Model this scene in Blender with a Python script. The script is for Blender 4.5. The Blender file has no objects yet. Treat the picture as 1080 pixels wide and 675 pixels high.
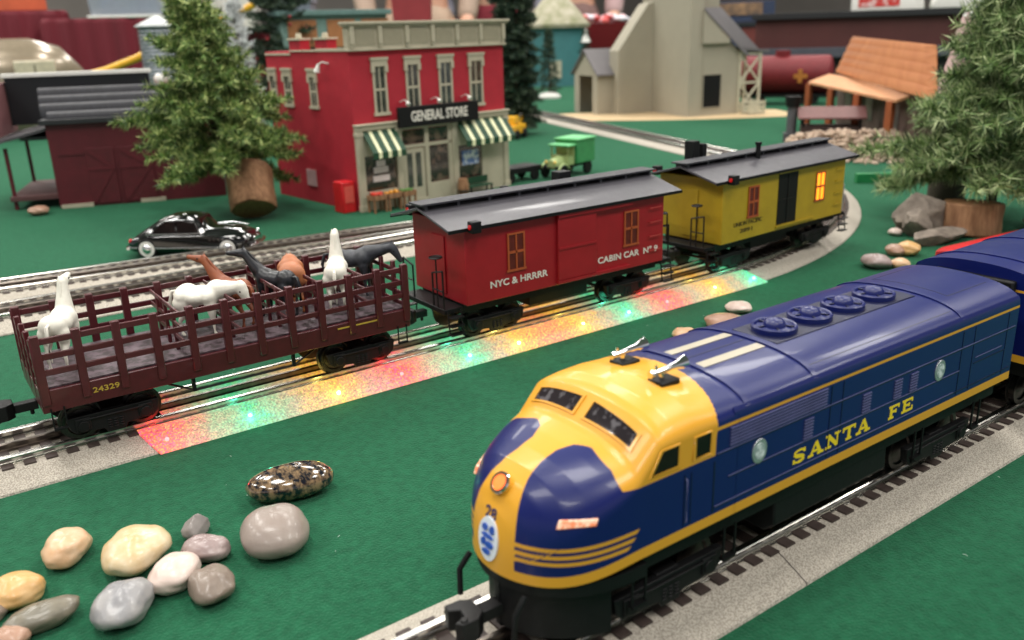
import bpy, bmesh, math, random
from mathutils import Vector, Matrix, noise
PI=math.pi; S=0.01                      # all numbers below are centimetres; S turns them into metres
random.seed(7)
sc=bpy.context.scene; C=sc.collection
R=math.radians
# ------------------------------------------------------------------ materials
def lin(c):
    return tuple(((v/255)/12.92 if v/255<=.04045 else ((v/255+.055)/1.055)**2.4) for v in c)+(1,)
MATS={}
def mat(name,col,rough=.5,metal=0,var=.12,vs=1.,bump=0,bs=8.,coat=0,spec=.5,emit=None,es=0,sheen=0,col2=None,detail=3,trans=0,rv=.12,stretch=None,thr=None):
    """procedural material: colour col wandering by +-var (or towards col2), noise scale vs per cm, bump"""
    if name in MATS: return MATS[name]
    m=bpy.data.materials.new(name); m.use_nodes=True; nt=m.node_tree; N=nt.nodes; L=nt.links
    b=N['Principled BSDF']; c=lin(col)
    b.inputs['Roughness'].default_value=rough; b.inputs['Metallic'].default_value=metal
    b.inputs['Specular IOR Level'].default_value=spec
    b.inputs['Coat Weight'].default_value=coat; b.inputs['Coat Roughness'].default_value=.06
    b.inputs['Transmission Weight'].default_value=trans
    if sheen: b.inputs['Sheen Weight'].default_value=sheen; b.inputs['Sheen Roughness'].default_value=.5; b.inputs['Sheen Tint'].default_value=lin((170,215,190))
    tc=N.new('ShaderNodeTexCoord'); mp=N.new('ShaderNodeMapping'); L.new(tc.outputs['Object'],mp.inputs[0])
    s=stretch or (1,1,1); mp.inputs['Scale'].default_value=(100*s[0],100*s[1],100*s[2])
    nz=N.new('ShaderNodeTexNoise'); nz.inputs['Scale'].default_value=vs; nz.inputs['Detail'].default_value=detail; nz.inputs['Roughness'].default_value=.6
    L.new(mp.outputs[0],nz.inputs['Vector'])
    mx=N.new('ShaderNodeMix'); mx.data_type='RGBA'
    if col2: a=c; d=lin(col2)
    else: a=tuple(v*(1-var) for v in c[:3])+(1,); d=tuple(min(1,v*(1+var)) for v in c[:3])+(1,)
    mx.inputs[6].default_value=a; mx.inputs[7].default_value=d
    rg=N.new('ShaderNodeMapRange'); lo,hi=thr or (.3,.7); rg.inputs[1].default_value=lo; rg.inputs[2].default_value=hi
    L.new(nz.outputs[0],rg.inputs[0]); L.new(rg.outputs[0],mx.inputs[0]); L.new(mx.outputs[2],b.inputs['Base Color'])
    if rv:
        r2=N.new('ShaderNodeMapRange'); r2.inputs[3].default_value=max(0,rough-rv*.5); r2.inputs[4].default_value=min(1,rough+rv*.5)
        n2=N.new('ShaderNodeTexNoise'); n2.inputs['Scale'].default_value=vs*2.3; n2.inputs['Detail'].default_value=4; L.new(mp.outputs[0],n2.inputs['Vector'])
        L.new(n2.outputs[0],r2.inputs[0]); L.new(r2.outputs[0],b.inputs['Roughness'])
    if bump:
        n3=N.new('ShaderNodeTexNoise'); n3.inputs['Scale'].default_value=bs; n3.inputs['Detail'].default_value=4; L.new(mp.outputs[0],n3.inputs['Vector'])
        bp=N.new('ShaderNodeBump'); bp.inputs['Strength'].default_value=1; bp.inputs['Distance'].default_value=bump*S
        L.new(n3.outputs[0],bp.inputs['Height']); L.new(bp.outputs[0],b.inputs['Normal'])
    if emit: b.inputs['Emission Color'].default_value=lin(emit); b.inputs['Emission Strength'].default_value=es
    MATS[name]=m; return m
# ------------------------------------------------------------------ things
def prop(o,label=None,cat=None,group=None,kind=None):
    if label: o['label']=label
    if cat: o['category']=cat
    if group: o['group']=group
    if kind: o['kind']=kind
    return o
def thing(name,label,cat,loc=(0,0,0),rz=0,group=None):
    o=bpy.data.objects.new(name,None); o.empty_display_size=.01; C.objects.link(o)
    o.location=Vector(loc)*S; o.rotation_euler=(0,0,R(rz)); prop(o,label,cat,group); return o
def bas(d):
    d=Vector(d).normalized(); u=d.cross(Vector((0,0,1)))
    if u.length<1e-4: u=Vector((1,0,0))
    u.normalize(); return u,d.cross(u)
class MB:
    """collects shapes (cm) for ONE mesh object"""
    def __init__(s,M=None): s.v=[];s.f=[];s.fm=[];s.M=M;s.mi=0;s.att=[]
    def add(s,vs,fs):
        n=len(s.v); vs=[Vector(p) for p in vs]
        if s.M is not None: vs=[s.M@p for p in vs]
        s.v+=vs; s.f+=[tuple(i+n for i in f) for f in fs]; s.fm+=[s.mi]*len(fs); return s
    def box(s,x0,x1,y0,y1,z0,z1,tx=0,ty=0):
        a=[(x0,y0,z0),(x1,y0,z0),(x1,y1,z0),(x0,y1,z0),(x0+tx,y0+ty,z1),(x1-tx,y0+ty,z1),(x1-tx,y1-ty,z1),(x0+tx,y1-ty,z1)]
        return s.add(a,[(3,2,1,0),(4,5,6,7),(0,1,5,4),(1,2,6,5),(2,3,7,6),(3,0,4,7)])
    def bar(s,p,q,w,h=None,up=(0,0,1)):
        p=Vector(p);q=Vector(q);d=(q-p).normalized();u=d.cross(Vector(up))
        if u.length<1e-4:u=Vector((1,0,0))
        u.normalize();v=u.cross(d);h=h or w;u*=w/2;v*=h/2
        a=[p-u-v,p+u-v,p+u+v,p-u+v,q-u-v,q+u-v,q+u+v,q-u+v]
        return s.add(a,[(0,1,2,3),(7,6,5,4),(0,4,5,1),(1,5,6,2),(2,6,7,3),(3,7,4,0)])
    def cyl(s,p,q,r,r2=None,n=16,cap=True):
        p=Vector(p);q=Vector(q);r2=r if r2 is None else r2;u,v=bas(q-p)
        a=[p+(u*math.cos(2*PI*i/n)+v*math.sin(2*PI*i/n))*r for i in range(n)]+[q+(u*math.cos(2*PI*i/n)+v*math.sin(2*PI*i/n))*r2 for i in range(n)]
        f=[(i,(i+1)%n,n+(i+1)%n,n+i) for i in range(n)]
        if cap: f+=[tuple(range(n))[::-1],tuple(range(n,2*n))]
        return s.add(a,f)
    def loft(s,rings,closed=True,cap=True):
        n=len(rings[0]);a=[p for r in rings for p in r];f=[]
        for k in range(len(rings)-1):
            for i in range(n if closed else n-1):
                j=(i+1)%n; f.append((k*n+i,k*n+j,(k+1)*n+j,(k+1)*n+i))
        if cap and closed: f+=[tuple(range(n))[::-1],tuple(range((len(rings)-1)*n,len(rings)*n))]
        return s.add(a,f)
    def tube(s,pts,r,n=8):
        pts=[Vector(p) for p in pts];rs=[]
        for i,p in enumerate(pts):
            d=(pts[min(i+1,len(pts)-1)]-pts[max(i-1,0)]);u,v=bas(d);rr=r[i] if isinstance(r,(list,tuple)) else r
            rs.append([p+(u*math.cos(2*PI*k/n)+v*math.sin(2*PI*k/n))*rr for k in range(n)])
        return s.loft(rs)
    def lathe(s,prof,c=(0,0,0),n=24,ax='z'):
        rs=[]
        for r,h in prof:
            ring=[]
            for k in range(n):
                a=2*PI*k/n;x,y=max(r,1e-4)*math.cos(a),max(r,1e-4)*math.sin(a)
                ring.append(Vector(c)+Vector({'z':(x,y,h),'y':(x,h,y),'x':(h,x,y)}[ax]))
            rs.append(ring)
        return s.loft(rs)
    def prism(s,poly,a,b,ax='y'):
        """poly = (u,v) outline; ax y: (x,z) extruded a..b in y; x: (y,z) extruded in x; z: (x,y) extruded in z"""
        m={'y':lambda u,v,t:(u,t,v),'x':lambda u,v,t:(t,u,v),'z':lambda u,v,t:(u,v,t)}[ax]
        n=len(poly);vs=[m(u,v,a) for u,v in poly]+[m(u,v,b) for u,v in poly]
        return s.add(vs,[(i,(i+1)%n,n+(i+1)%n,n+i) for i in range(n)]+[tuple(range(n)),tuple(range(n,2*n))[::-1]])
    def ell(s,c,r,nu=16,nv=10,f=None):
        rs=[]
        for j in range(nv+1):
            t=PI*j/nv;ring=[]
            for i in range(nu):
                a=2*PI*i/nu;d=Vector((math.sin(t)*math.cos(a),math.sin(t)*math.sin(a),math.cos(t)))
                k=f(d) if f else 1
                ring.append(Vector(c)+Vector((d.x*r[0],d.y*r[1],d.z*r[2]))*k)
            rs.append(ring)
        return s.loft(rs,cap=False)
    def text(s,txt,o,ux,uz,h,depth=.03,wide=1.,bold=0,width=None,nd=None):
        """text whose lower left corner is o, running along ux, letter height h (caps), optional total width"""
        cu=bpy.data.curves.new('t','FONT');cu.body=txt;cu.offset=bold;cu.extrude=.05;cu.resolution_u=4
        ob=bpy.data.objects.new('t',cu);C.objects.link(ob)
        dg=bpy.context.evaluated_depsgraph_get();me=bpy.data.meshes.new_from_object(ob.evaluated_get(dg))
        xs=[v.co.x for v in me.vertices];x0,x1=min(xs),max(xs);k=h/.70;kx=(width/(x1-x0)) if width else k*wide
        ux=Vector(ux).normalized();uz=Vector(uz).normalized();w=ux.cross(uz)*-1
        vs=[Vector(o)+ux*(v.co.x-x0)*kx+uz*v.co.y*k-w*(v.co.z/.05)*depth/2 for v in me.vertices]
        s.add(vs,[tuple(p.vertices) for p in me.polygons])
        bpy.data.objects.remove(ob);bpy.data.curves.remove(cu);bpy.data.meshes.remove(me);return s
    def build(s,name,m,parent=None,smooth=None,bevel=0,world=False,seg=2,weld=True,recalc=True,label=None):
        me=bpy.data.meshes.new(name);o=bpy.data.objects.new(name,me);C.objects.link(o)
        vs=s.v
        off=Vector((0,0,0))
        if world and parent is not None:
            p=parent;I=Matrix.Identity(4)
            Mx=Matrix.Translation(Vector(p.location)/S)@Matrix.Rotation(p.rotation_euler.z,4,'Z'); I=Mx.inverted(); vs=[I@v for v in vs]
        if parent is None:            # origin at its own base
            xs=[v.x for v in vs];ys=[v.y for v in vs];zs=[v.z for v in vs]
            off=Vector(((min(xs)+max(xs))/2,(min(ys)+max(ys))/2,min(zs)))
            o.location=off*S
        me.from_pydata([(v-off)*S for v in vs],[],s.f)
        ml=m if isinstance(m,list) else [m]
        for x in ml: me.materials.append(x)
        if len(ml)>1:
            for p,k in zip(me.polygons,s.fm): p.material_index=k
        if s.att:
            for nm,vals in s.att:
                at=me.attributes.new(nm,'FLOAT','POINT'); at.data.foreach_set('value',vals)
        if recalc or weld:
            bm=bmesh.new();bm.from_mesh(me)
            if weld and not s.att: bmesh.ops.remove_doubles(bm,verts=bm.verts,dist=2e-6)
            if recalc: bmesh.ops.recalc_face_normals(bm,faces=bm.faces)
            bm.to_mesh(me);bm.free()
        if smooth is not None:
            for p in me.polygons:p.use_smooth=True
            me.set_sharp_from_angle(angle=R(smooth))
        if bevel:
            b=o.modifiers.new('bevel','BEVEL');b.width=bevel*S;b.segments=seg;b.limit_method='ANGLE';b.angle_limit=R(35);b.harden_normals=False
            for p in me.polygons:p.use_smooth=True
            me.set_sharp_from_angle(angle=R(35))
        if parent is not None:o.parent=parent
        if label:o['label']=label
        return o
def copytree(o,parent=None):
    c=o.copy();C.objects.link(c);c.parent=parent
    for ch in list(o.children):copytree(ch,c)
    return c
def skin(verts,edges,radii,sub=2,root=0):
    """a skinned skeleton -> list of verts, faces in cm"""
    me=bpy.data.meshes.new('sk');me.from_pydata([Vector(v) for v in verts],edges,[]);ob=bpy.data.objects.new('sk',me);C.objects.link(ob)
    ob.modifiers.new('s','SKIN');sl=me.skin_vertices[0].data
    for i,r in enumerate(radii): sl[i].radius=(r,r) if not isinstance(r,tuple) else r; sl[i].use_root=(i==root)
    sd=ob.modifiers.new('d','SUBSURF');sd.levels=sub;sd.render_levels=sub
    dg=bpy.context.evaluated_depsgraph_get();dg.update();m2=bpy.data.meshes.new_from_object(ob.evaluated_get(dg))
    out=([v.co.copy() for v in m2.vertices],[tuple(p.vertices) for p in m2.polygons])
    bpy.data.objects.remove(ob);bpy.data.meshes.remove(me);bpy.data.meshes.remove(m2);return out
def fuse(mb,vox=.06,sm=6):
    """overlapping closed pieces -> one continuous skin"""
    me=bpy.data.meshes.new('fz');me.from_pydata(mb.v,[],mb.f)
    bm=bmesh.new();bm.from_mesh(me);bmesh.ops.remove_doubles(bm,verts=bm.verts,dist=1e-4);bmesh.ops.recalc_face_normals(bm,faces=bm.faces);bm.to_mesh(me);bm.free()
    ob=bpy.data.objects.new('fz',me);C.objects.link(ob)
    r=ob.modifiers.new('r','REMESH');r.mode='VOXEL';r.voxel_size=vox
    t=ob.modifiers.new('t','SMOOTH');t.iterations=sm;t.factor=.5
    dg=bpy.context.evaluated_depsgraph_get();dg.update();m2=bpy.data.meshes.new_from_object(ob.evaluated_get(dg))
    o=MB();o.add([v.co.copy() for v in m2.vertices],[tuple(p.vertices) for p in m2.polygons])
    bpy.data.objects.remove(ob);bpy.data.meshes.remove(me);bpy.data.meshes.remove(m2);return o
def limb(b,pts,n=12):
    """tapered chain of (point, radius) with round joints"""
    for (p,r),(q,s_) in zip(pts,pts[1:]): b.cyl(p,q,r,s_,n=n)
    for p,r in pts: b.ell(p,(r,r,r),n,8)
# ------------------------------------------------------------------ camera: x runs along the tracks, y across them
A=R(35.4);pit=R(18.4);rol=R(-1.75)
fw=Vector((math.sin(A)*math.cos(pit),math.cos(A)*math.cos(pit),-math.sin(pit)))
r0=Vector((math.cos(A),-math.sin(A),0));u0=r0.cross(fw)
rr=r0*math.cos(rol)+u0*math.sin(rol);uu=-r0*math.sin(rol)+u0*math.cos(rol)
cd=bpy.data.cameras.new('camera');cam=bpy.data.objects.new('camera',cd);C.objects.link(cam)
cam.matrix_world=Matrix(((rr.x,uu.x,-fw.x,0),(rr.y,uu.y,-fw.y,0),(rr.z,uu.z,-fw.z,.195),(0,0,0,1)))
cd.lens=30.5;cd.sensor_width=36;cd.clip_start=.01;cd.clip_end=60
cd.dof.use_dof=True;cd.dof.focus_distance=.42;cd.dof.aperture_fstop=12.5
sc.camera=cam
# ------------------------------------------------------------------ shared materials
M_felt=mat('felt',(18,72,48),.95,col2=(28,92,63),vs=2.4,bump=.09,bs=9,spec=.10,sheen=.20,rv=0,detail=8)
M_ball=mat('ballast_plastic',(146,138,127),.8,vs=17,col2=(194,186,173),bump=.05,bs=12,detail=2,thr=(.42,.58))
M_ball2=mat('ballast_top',(92,88,84),.8,vs=9,col2=(150,145,138),bump=.05,bs=12,detail=2,thr=(.42,.6))
M_tie=mat('tie_plastic',(62,50,46),.6,var=.2,vs=4,bump=.01)
M_rail=mat('rail_steel',(205,203,198),.22,metal=1,var=.08,vs=3)
M_railm=mat('centre_rail_steel',(120,112,105),.3,metal=1,var=.2,vs=3)
M_black=mat('black_plastic',(13,13,15),.55,spec=.3,var=.25,vs=3,bump=.004)
M_black2=mat('black_metal',(24,23,24),.5,metal=.3,var=.3,vs=4)
M_wheel=mat('wheel_metal',(70,66,64),.32,metal=.9,var=.3,vs=5)
M_wood=mat('wood_bark',(122,84,58),.85,col2=(168,126,92),vs=1.6,bump=.05,bs=4,stretch=(1.6,1.6,.35))
M_woodend=mat('cut_wood',(150,112,72),.8,col2=(120,82,50),vs=3)
M_chrome=mat('chrome',(225,225,228),.08,metal=1,var=.03,rv=.05)
M_white=mat('white_plastic',(228,226,220),.45,var=.05)
M_dark=mat('dark_glass',(26,18,16),.18,var=.4,spec=.3,rv=.05)
# ================================================================== the setting
g_=MB()
NX,NY=130,110
def tn2(u,v): return (-230+900*u,-60+760*v)
vs=[];fs=[]
for j in range(NY+1):
    for i in range(NX+1):
        u=(i/NX)**1.0;v=(j/NY)**1.5
        x=-260+900*u;y=-60+560*v
        vs.append((x,y,.10*(noise.noise(Vector((x*.05,y*.05,1)))) if y>60 else 0))
for j in range(NY):
    for i in range(NX): a=j*(NX+1)+i;fs.append((a,a+1,a+NX+2,a+NX+1))
g_.add(vs,fs);gr=g_.build('ground',M_felt,smooth=60,weld=False);prop(gr,kind='structure')
fl=MB();fl.box(-1500,2000,-900,2400,-76,-75);prop(fl.build('floor',mat('hall_floor',(96,92,90),.4,vs=.02)),kind='structure')
wl=MB();wl.box(-1500,2000,1500,1520,-75,330);wl.box(1500,1520,-900,1500,-75,330)
prop(wl.build('wall',mat('hall_wall',(186,180,172),.8,vs=.02,var=.06)),kind='structure')
cl=MB();cl.box(-1500,1520,-900,1520,330,340);prop(cl.build('ceiling',mat('hall_ceiling',(205,203,198),.9,vs=.05,var=.05)),kind='structure')
# lint specks on the felt: nobody could count them
lm=MB()
for i in range(60):
    x=random.uniform(-5,60);y=random.uniform(12,60);
    if 15.7<y<23.4 or 42<y<49.8: continue
    a=random.uniform(0,PI);l=random.uniform(.02,.09);d=Vector((math.cos(a),math.sin(a),0))*l
    lm.tube([Vector((x,y,.05))-d,Vector((x,y,.07))+Vector((d.y,-d.x,0))*.4,Vector((x,y,.05))+d],.010,4)
prop(lm.build('lint',mat('lint',(190,205,195),.9),smooth=60),kind='stuff')
# ------------------------------------------------------------------ railway tracks
def track(label,path,group='railway tracks on the felt',base=0.,seams=True,zt=.7):
    """path: list of (x,y) centre points, evenly walked"""
    P=[Vector((x,y,0)) for x,y in path];o=thing('railway_track',label,'railway track',(P[0].x,P[0].y,0),0,group)
    cum=[0]
    for a,b in zip(P,P[1:]):cum.append(cum[-1]+(b-a).length)
    tot=cum[-1]
    def at(d):
        d=min(max(d,0),tot)
        for i in range(len(P)-1):
            if d<=cum[i+1]+1e-9:
                t=(d-cum[i])/(cum[i+1]-cum[i]);p=P[i].lerp(P[i+1],t);tg=(P[i+1]-P[i]).normalized()
                if len(P)>2:
                    ta=(P[min(i+1,len(P)-1)]-P[max(i-1,0)]).normalized();tb=(P[min(i+2,len(P)-1)]-P[i]).normalized();tg=ta.lerp(tb,t).normalized()
                return p,Vector((-tg.y,tg.x,0)),tg
    n=max(2,int(tot/ (1.5 if len(P)>2 else 12)));st=[tot*i/n for i in range(n+1)]
    prof=[(-3.7,.0),(-3.66,.1),(-2.55,zt-.05),(-2.4,zt),(2.4,zt),(2.55,zt-.05),(3.66,.1),(3.7,.0)]
    b=MB();rings=[]
    for d in st:
        p,nn,tg=at(d);rings.append([p+nn*u+Vector((0,0,v+base)) for u,v in prof])
    b.loft(rings);b.build('roadbed',M_ball,o,world=True,smooth=35)
    # joints between the clipped sections
    if seams:
        d=12.7
        while d<tot:
            b=MB();p,nn,tg=at(d);b.loft([[p+tg*dd+nn*u+Vector((0,0,v+base+.006)) for u,v in prof] for dd in (-.03,.03)],closed=False,cap=False);d+=25.4
            b.build('joint',M_tie,o,world=True,recalc=False)
    b=MB();k=int(tot/.94)
    for i in range(k):
        p,nn,tg=at(.3+i*.94);h=.05
        for side in (0,):
            M=Matrix((( tg.x,nn.x,0,p.x),(tg.y,nn.y,0,p.y),(0,0,1,base),(0,0,0,1)));b.M=M
            b.box(-.27,.27,-2.40,2.40,zt-.02,zt+.08,.02,.02)
    b.M=None;b.build('ties',M_tie,o,world=True)
    for off,mm,hw in ((-1.67,M_rail,.17),(0,M_railm,.13),(1.67,M_rail,.17)):
        b=MB();rings=[]
        pr=[(-hw-.12,0),(-hw-.12,.05),(-.06,.1),(-.06,.24),(-hw,.28),(-hw,.36),(-hw+.05,.40),(hw-.05,.40),(hw,.36),(hw,.28),(.06,.24),(.06,.1),(hw+.12,.05),(hw+.12,0)]
        for d in st:
            p,nn,tg=at(d);rings.append([p+nn*(off+u)+Vector((0,0,zt+v+base+.005)) for u,v in pr])
        b.loft(rings);b.build('rail',mm,o,world=True,smooth=30)
    # little rail fixings
    return o
track('straight grey ballast track under the blue and yellow diesel engine',[(-14,19.55),(96,19.55)])
cv=[(-22,45.95),(50,45.95)]+[(50+56.3*math.sin(R(t)),102.25-56.3*math.cos(R(t))) for t in range(4,76,4)]
cx,cy=cv[-1];dx,dy=math.cos(R(73)),math.sin(R(73));cv+=[(cx+dx*k,cy+dy*k) for k in (12,30,55,80,105,130)]
track('grey track under the stock car and cabooses that bends left at its far end',cv)
track('rear straight track passing behind the stock car in front of the black car',[(-40,72.4),(92,72.4)])
track('rearmost track angling in to join its neighbour below the black car',[(-40,85.2),(48,76.3)],base=-.012)
sp=MB()
rings=[]
for k in range(9):
    t=k/8;x=128+40*t;y=160-34*t;w=4.5+3*math.sin(PI*t)
    rings.append([(x-w*.5,y-w,.02),(x-w*.45,y-w*.9,.3),(x+w,y+w*1.6,.3),(x+w+.2,y+w*1.7,.02)])
sp.loft(rings);prop(sp.build('path',mat('sand',(205,182,146),.9,vs=3,col2=(186,160,122)),smooth=40),kind='structure')
# ------------------------------------------------------------------ lit glitter strip on the ballast slope
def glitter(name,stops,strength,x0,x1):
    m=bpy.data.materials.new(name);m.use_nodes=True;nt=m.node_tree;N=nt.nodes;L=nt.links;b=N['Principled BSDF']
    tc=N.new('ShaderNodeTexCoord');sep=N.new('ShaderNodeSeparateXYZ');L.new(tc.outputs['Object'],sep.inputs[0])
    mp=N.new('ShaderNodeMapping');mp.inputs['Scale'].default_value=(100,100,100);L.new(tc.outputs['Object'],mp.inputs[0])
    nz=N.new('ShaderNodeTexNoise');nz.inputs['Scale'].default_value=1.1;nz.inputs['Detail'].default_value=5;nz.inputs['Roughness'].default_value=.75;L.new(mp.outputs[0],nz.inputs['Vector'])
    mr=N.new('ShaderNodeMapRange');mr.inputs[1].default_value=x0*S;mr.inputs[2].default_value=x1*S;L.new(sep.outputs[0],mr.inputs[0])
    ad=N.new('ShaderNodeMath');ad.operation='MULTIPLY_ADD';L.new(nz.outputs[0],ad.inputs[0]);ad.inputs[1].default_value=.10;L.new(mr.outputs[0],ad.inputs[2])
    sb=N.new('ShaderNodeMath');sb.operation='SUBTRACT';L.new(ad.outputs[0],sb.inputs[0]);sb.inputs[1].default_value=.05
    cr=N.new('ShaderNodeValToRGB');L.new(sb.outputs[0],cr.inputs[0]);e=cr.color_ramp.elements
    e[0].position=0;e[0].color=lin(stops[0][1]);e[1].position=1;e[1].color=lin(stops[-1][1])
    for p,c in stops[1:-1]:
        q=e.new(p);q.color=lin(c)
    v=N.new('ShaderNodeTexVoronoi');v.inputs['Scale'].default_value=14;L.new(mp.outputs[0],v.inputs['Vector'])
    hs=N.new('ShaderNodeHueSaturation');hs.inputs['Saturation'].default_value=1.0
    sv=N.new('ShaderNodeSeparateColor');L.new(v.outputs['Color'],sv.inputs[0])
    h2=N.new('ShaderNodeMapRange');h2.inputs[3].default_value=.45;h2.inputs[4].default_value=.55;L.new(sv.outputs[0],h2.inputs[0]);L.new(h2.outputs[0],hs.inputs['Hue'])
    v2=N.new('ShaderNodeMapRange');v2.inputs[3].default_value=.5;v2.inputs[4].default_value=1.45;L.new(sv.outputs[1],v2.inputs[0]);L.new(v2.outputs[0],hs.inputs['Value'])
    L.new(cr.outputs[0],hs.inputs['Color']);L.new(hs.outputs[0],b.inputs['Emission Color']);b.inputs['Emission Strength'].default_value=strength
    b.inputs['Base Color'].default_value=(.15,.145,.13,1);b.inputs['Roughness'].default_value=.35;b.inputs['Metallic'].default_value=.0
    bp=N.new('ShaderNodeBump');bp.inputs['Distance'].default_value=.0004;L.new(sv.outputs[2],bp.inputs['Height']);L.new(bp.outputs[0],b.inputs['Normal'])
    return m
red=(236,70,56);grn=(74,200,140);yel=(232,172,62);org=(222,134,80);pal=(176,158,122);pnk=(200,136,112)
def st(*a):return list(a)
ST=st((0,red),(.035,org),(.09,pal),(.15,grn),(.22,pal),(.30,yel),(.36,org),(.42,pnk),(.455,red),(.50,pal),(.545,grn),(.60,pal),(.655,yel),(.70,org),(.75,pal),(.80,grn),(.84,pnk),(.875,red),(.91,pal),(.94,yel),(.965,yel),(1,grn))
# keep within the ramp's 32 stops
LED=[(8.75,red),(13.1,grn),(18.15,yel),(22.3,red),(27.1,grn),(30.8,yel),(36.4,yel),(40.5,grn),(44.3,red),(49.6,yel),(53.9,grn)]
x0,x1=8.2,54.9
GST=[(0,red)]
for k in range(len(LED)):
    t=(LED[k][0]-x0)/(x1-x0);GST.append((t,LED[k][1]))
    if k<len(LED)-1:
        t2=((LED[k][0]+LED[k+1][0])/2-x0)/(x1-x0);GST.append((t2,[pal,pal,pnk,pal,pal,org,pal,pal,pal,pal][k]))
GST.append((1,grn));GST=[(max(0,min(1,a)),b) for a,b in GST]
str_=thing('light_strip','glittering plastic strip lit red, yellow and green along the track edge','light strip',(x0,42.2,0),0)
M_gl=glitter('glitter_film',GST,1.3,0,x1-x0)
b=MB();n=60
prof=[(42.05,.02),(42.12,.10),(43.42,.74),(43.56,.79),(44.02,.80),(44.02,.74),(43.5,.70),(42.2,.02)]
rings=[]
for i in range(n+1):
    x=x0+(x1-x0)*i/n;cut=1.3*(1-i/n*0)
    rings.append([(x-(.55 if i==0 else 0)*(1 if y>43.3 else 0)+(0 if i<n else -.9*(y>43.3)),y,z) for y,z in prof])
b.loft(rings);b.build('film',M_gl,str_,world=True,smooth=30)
M_gl2=glitter('glitter_spill_glow',GST,1.0,0,x1-x0)  # glowing film between the rails, its emission standing in for coloured bulb spill
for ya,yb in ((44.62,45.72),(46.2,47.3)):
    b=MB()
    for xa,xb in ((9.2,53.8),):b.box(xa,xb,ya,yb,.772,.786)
    b.build('spill_glow_film',M_gl2,str_,world=True)
for k,(x,c) in enumerate(LED):
    nm={red:'red',grn:'green',yel:'yellow'}[c]
    cc={red:(255,50,50),grn:(80,255,200),yel:(255,230,110)}[c]
    m=mat('led_'+nm,cc,.3,emit=tuple(min(255,int(v*.9+20)) for v in cc),es=12,rv=0)
    b=MB();yy=42.75+.12*math.sin(k*2.3);b.ell((x,yy,.43),(.12,.12,.12),10,6);b.build('light_bulb',m,str_,world=True,smooth=60)
    ld=bpy.data.lights.new('bulb_light','POINT');ld.energy=.0035;ld.color=lin(cc)[:3];ld.shadow_soft_size=.002
    lo=bpy.data.objects.new('bulb_light',ld);C.objects.link(lo);lo.location=(x*S,42.55*S,.0075)
SQ=2.2
# ------------------------------------------------------------------ stones
def stone(x,y,a,b_,c,yaw,m,label,seed,z=None,rough=.10,grp='pebbles on the felt',cat='pebble',ang=0):
    if cat=='pebble': a*=.94;b_*=.99;c*=.96
    mb=MB();M=Matrix.Translation((x,y,(z if z is not None else c*.90)))@Matrix.Rotation(R(yaw-35.4),4,'Z');mb.M=M
    rnd=random.Random(seed);o=Vector((rnd.uniform(-9,9),rnd.uniform(-9,9),seed*3.1))
    pl=[(Vector((rnd.uniform(-1,1),rnd.uniform(-1,1),rnd.uniform(-.4,1))).normalized(),rnd.uniform(.55,.8)) for _ in range(ang)]
    def f(d):
        k=1+rough*1.6*noise.noise(d*1.1+o)+rough*.5*noise.noise(d*2.7+o)
        k*=(abs(d.x)**SQ+abs(d.y)**SQ)**(-1/SQ)*(d.x*d.x+d.y*d.y)**.5 if (abs(d.x)+abs(d.y))>1e-3 else 1
        for n_,h in pl:
            t=d.dot(n_)
            if t>h/k: k=min(k,h/t)
        return k
    mb.ell((0,0,0),(a,b_,c),40,26,f)
    st_=mb.build('pebble',m,smooth=180 if not ang else 30);prop(st_,label,cat,grp);return st_
def smat(n,c,c2,vs=.9,**k): return mat(n,c,k.pop('rough',.38),vs=vs,col2=c2,bump=.012,bs=5,detail=6,coat=.12,**k)
sm={'cream':smat('stone_cream',(202,158,116),(216,190,162)),'pale':smat('stone_pale',(196,166,116),(214,200,172)),'grey':smat('stone_grey',(150,142,138),(118,112,110)),
'mauve':smat('stone_mauve',(134,114,112),(165,148,145),1.5),'pink':smat('stone_pink',(196,172,162),(218,204,194)),'brown':smat('stone_brown',(112,98,88),(138,124,112)),
'blue':smat('stone_bluegrey',(128,128,132),(160,156,154),1.1),'taupe':smat('stone_taupe',(138,124,116),(152,140,132),.7),'amber':smat('stone_amber',(200,150,84),(218,182,132),1.4),
'olive':smat('stone_olive',(92,88,76),(128,120,104),1.2),'rust':smat('stone_rust',(150,112,90),(176,142,122))}
ma=mat('stone_agate',(22,24,34),.12,vs=3.0,col2=(140,116,88),detail=10,thr=(.42,.60),stretch=(1.3,.7,1),coat=.9,bump=.004);sm['agate']=ma
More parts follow.
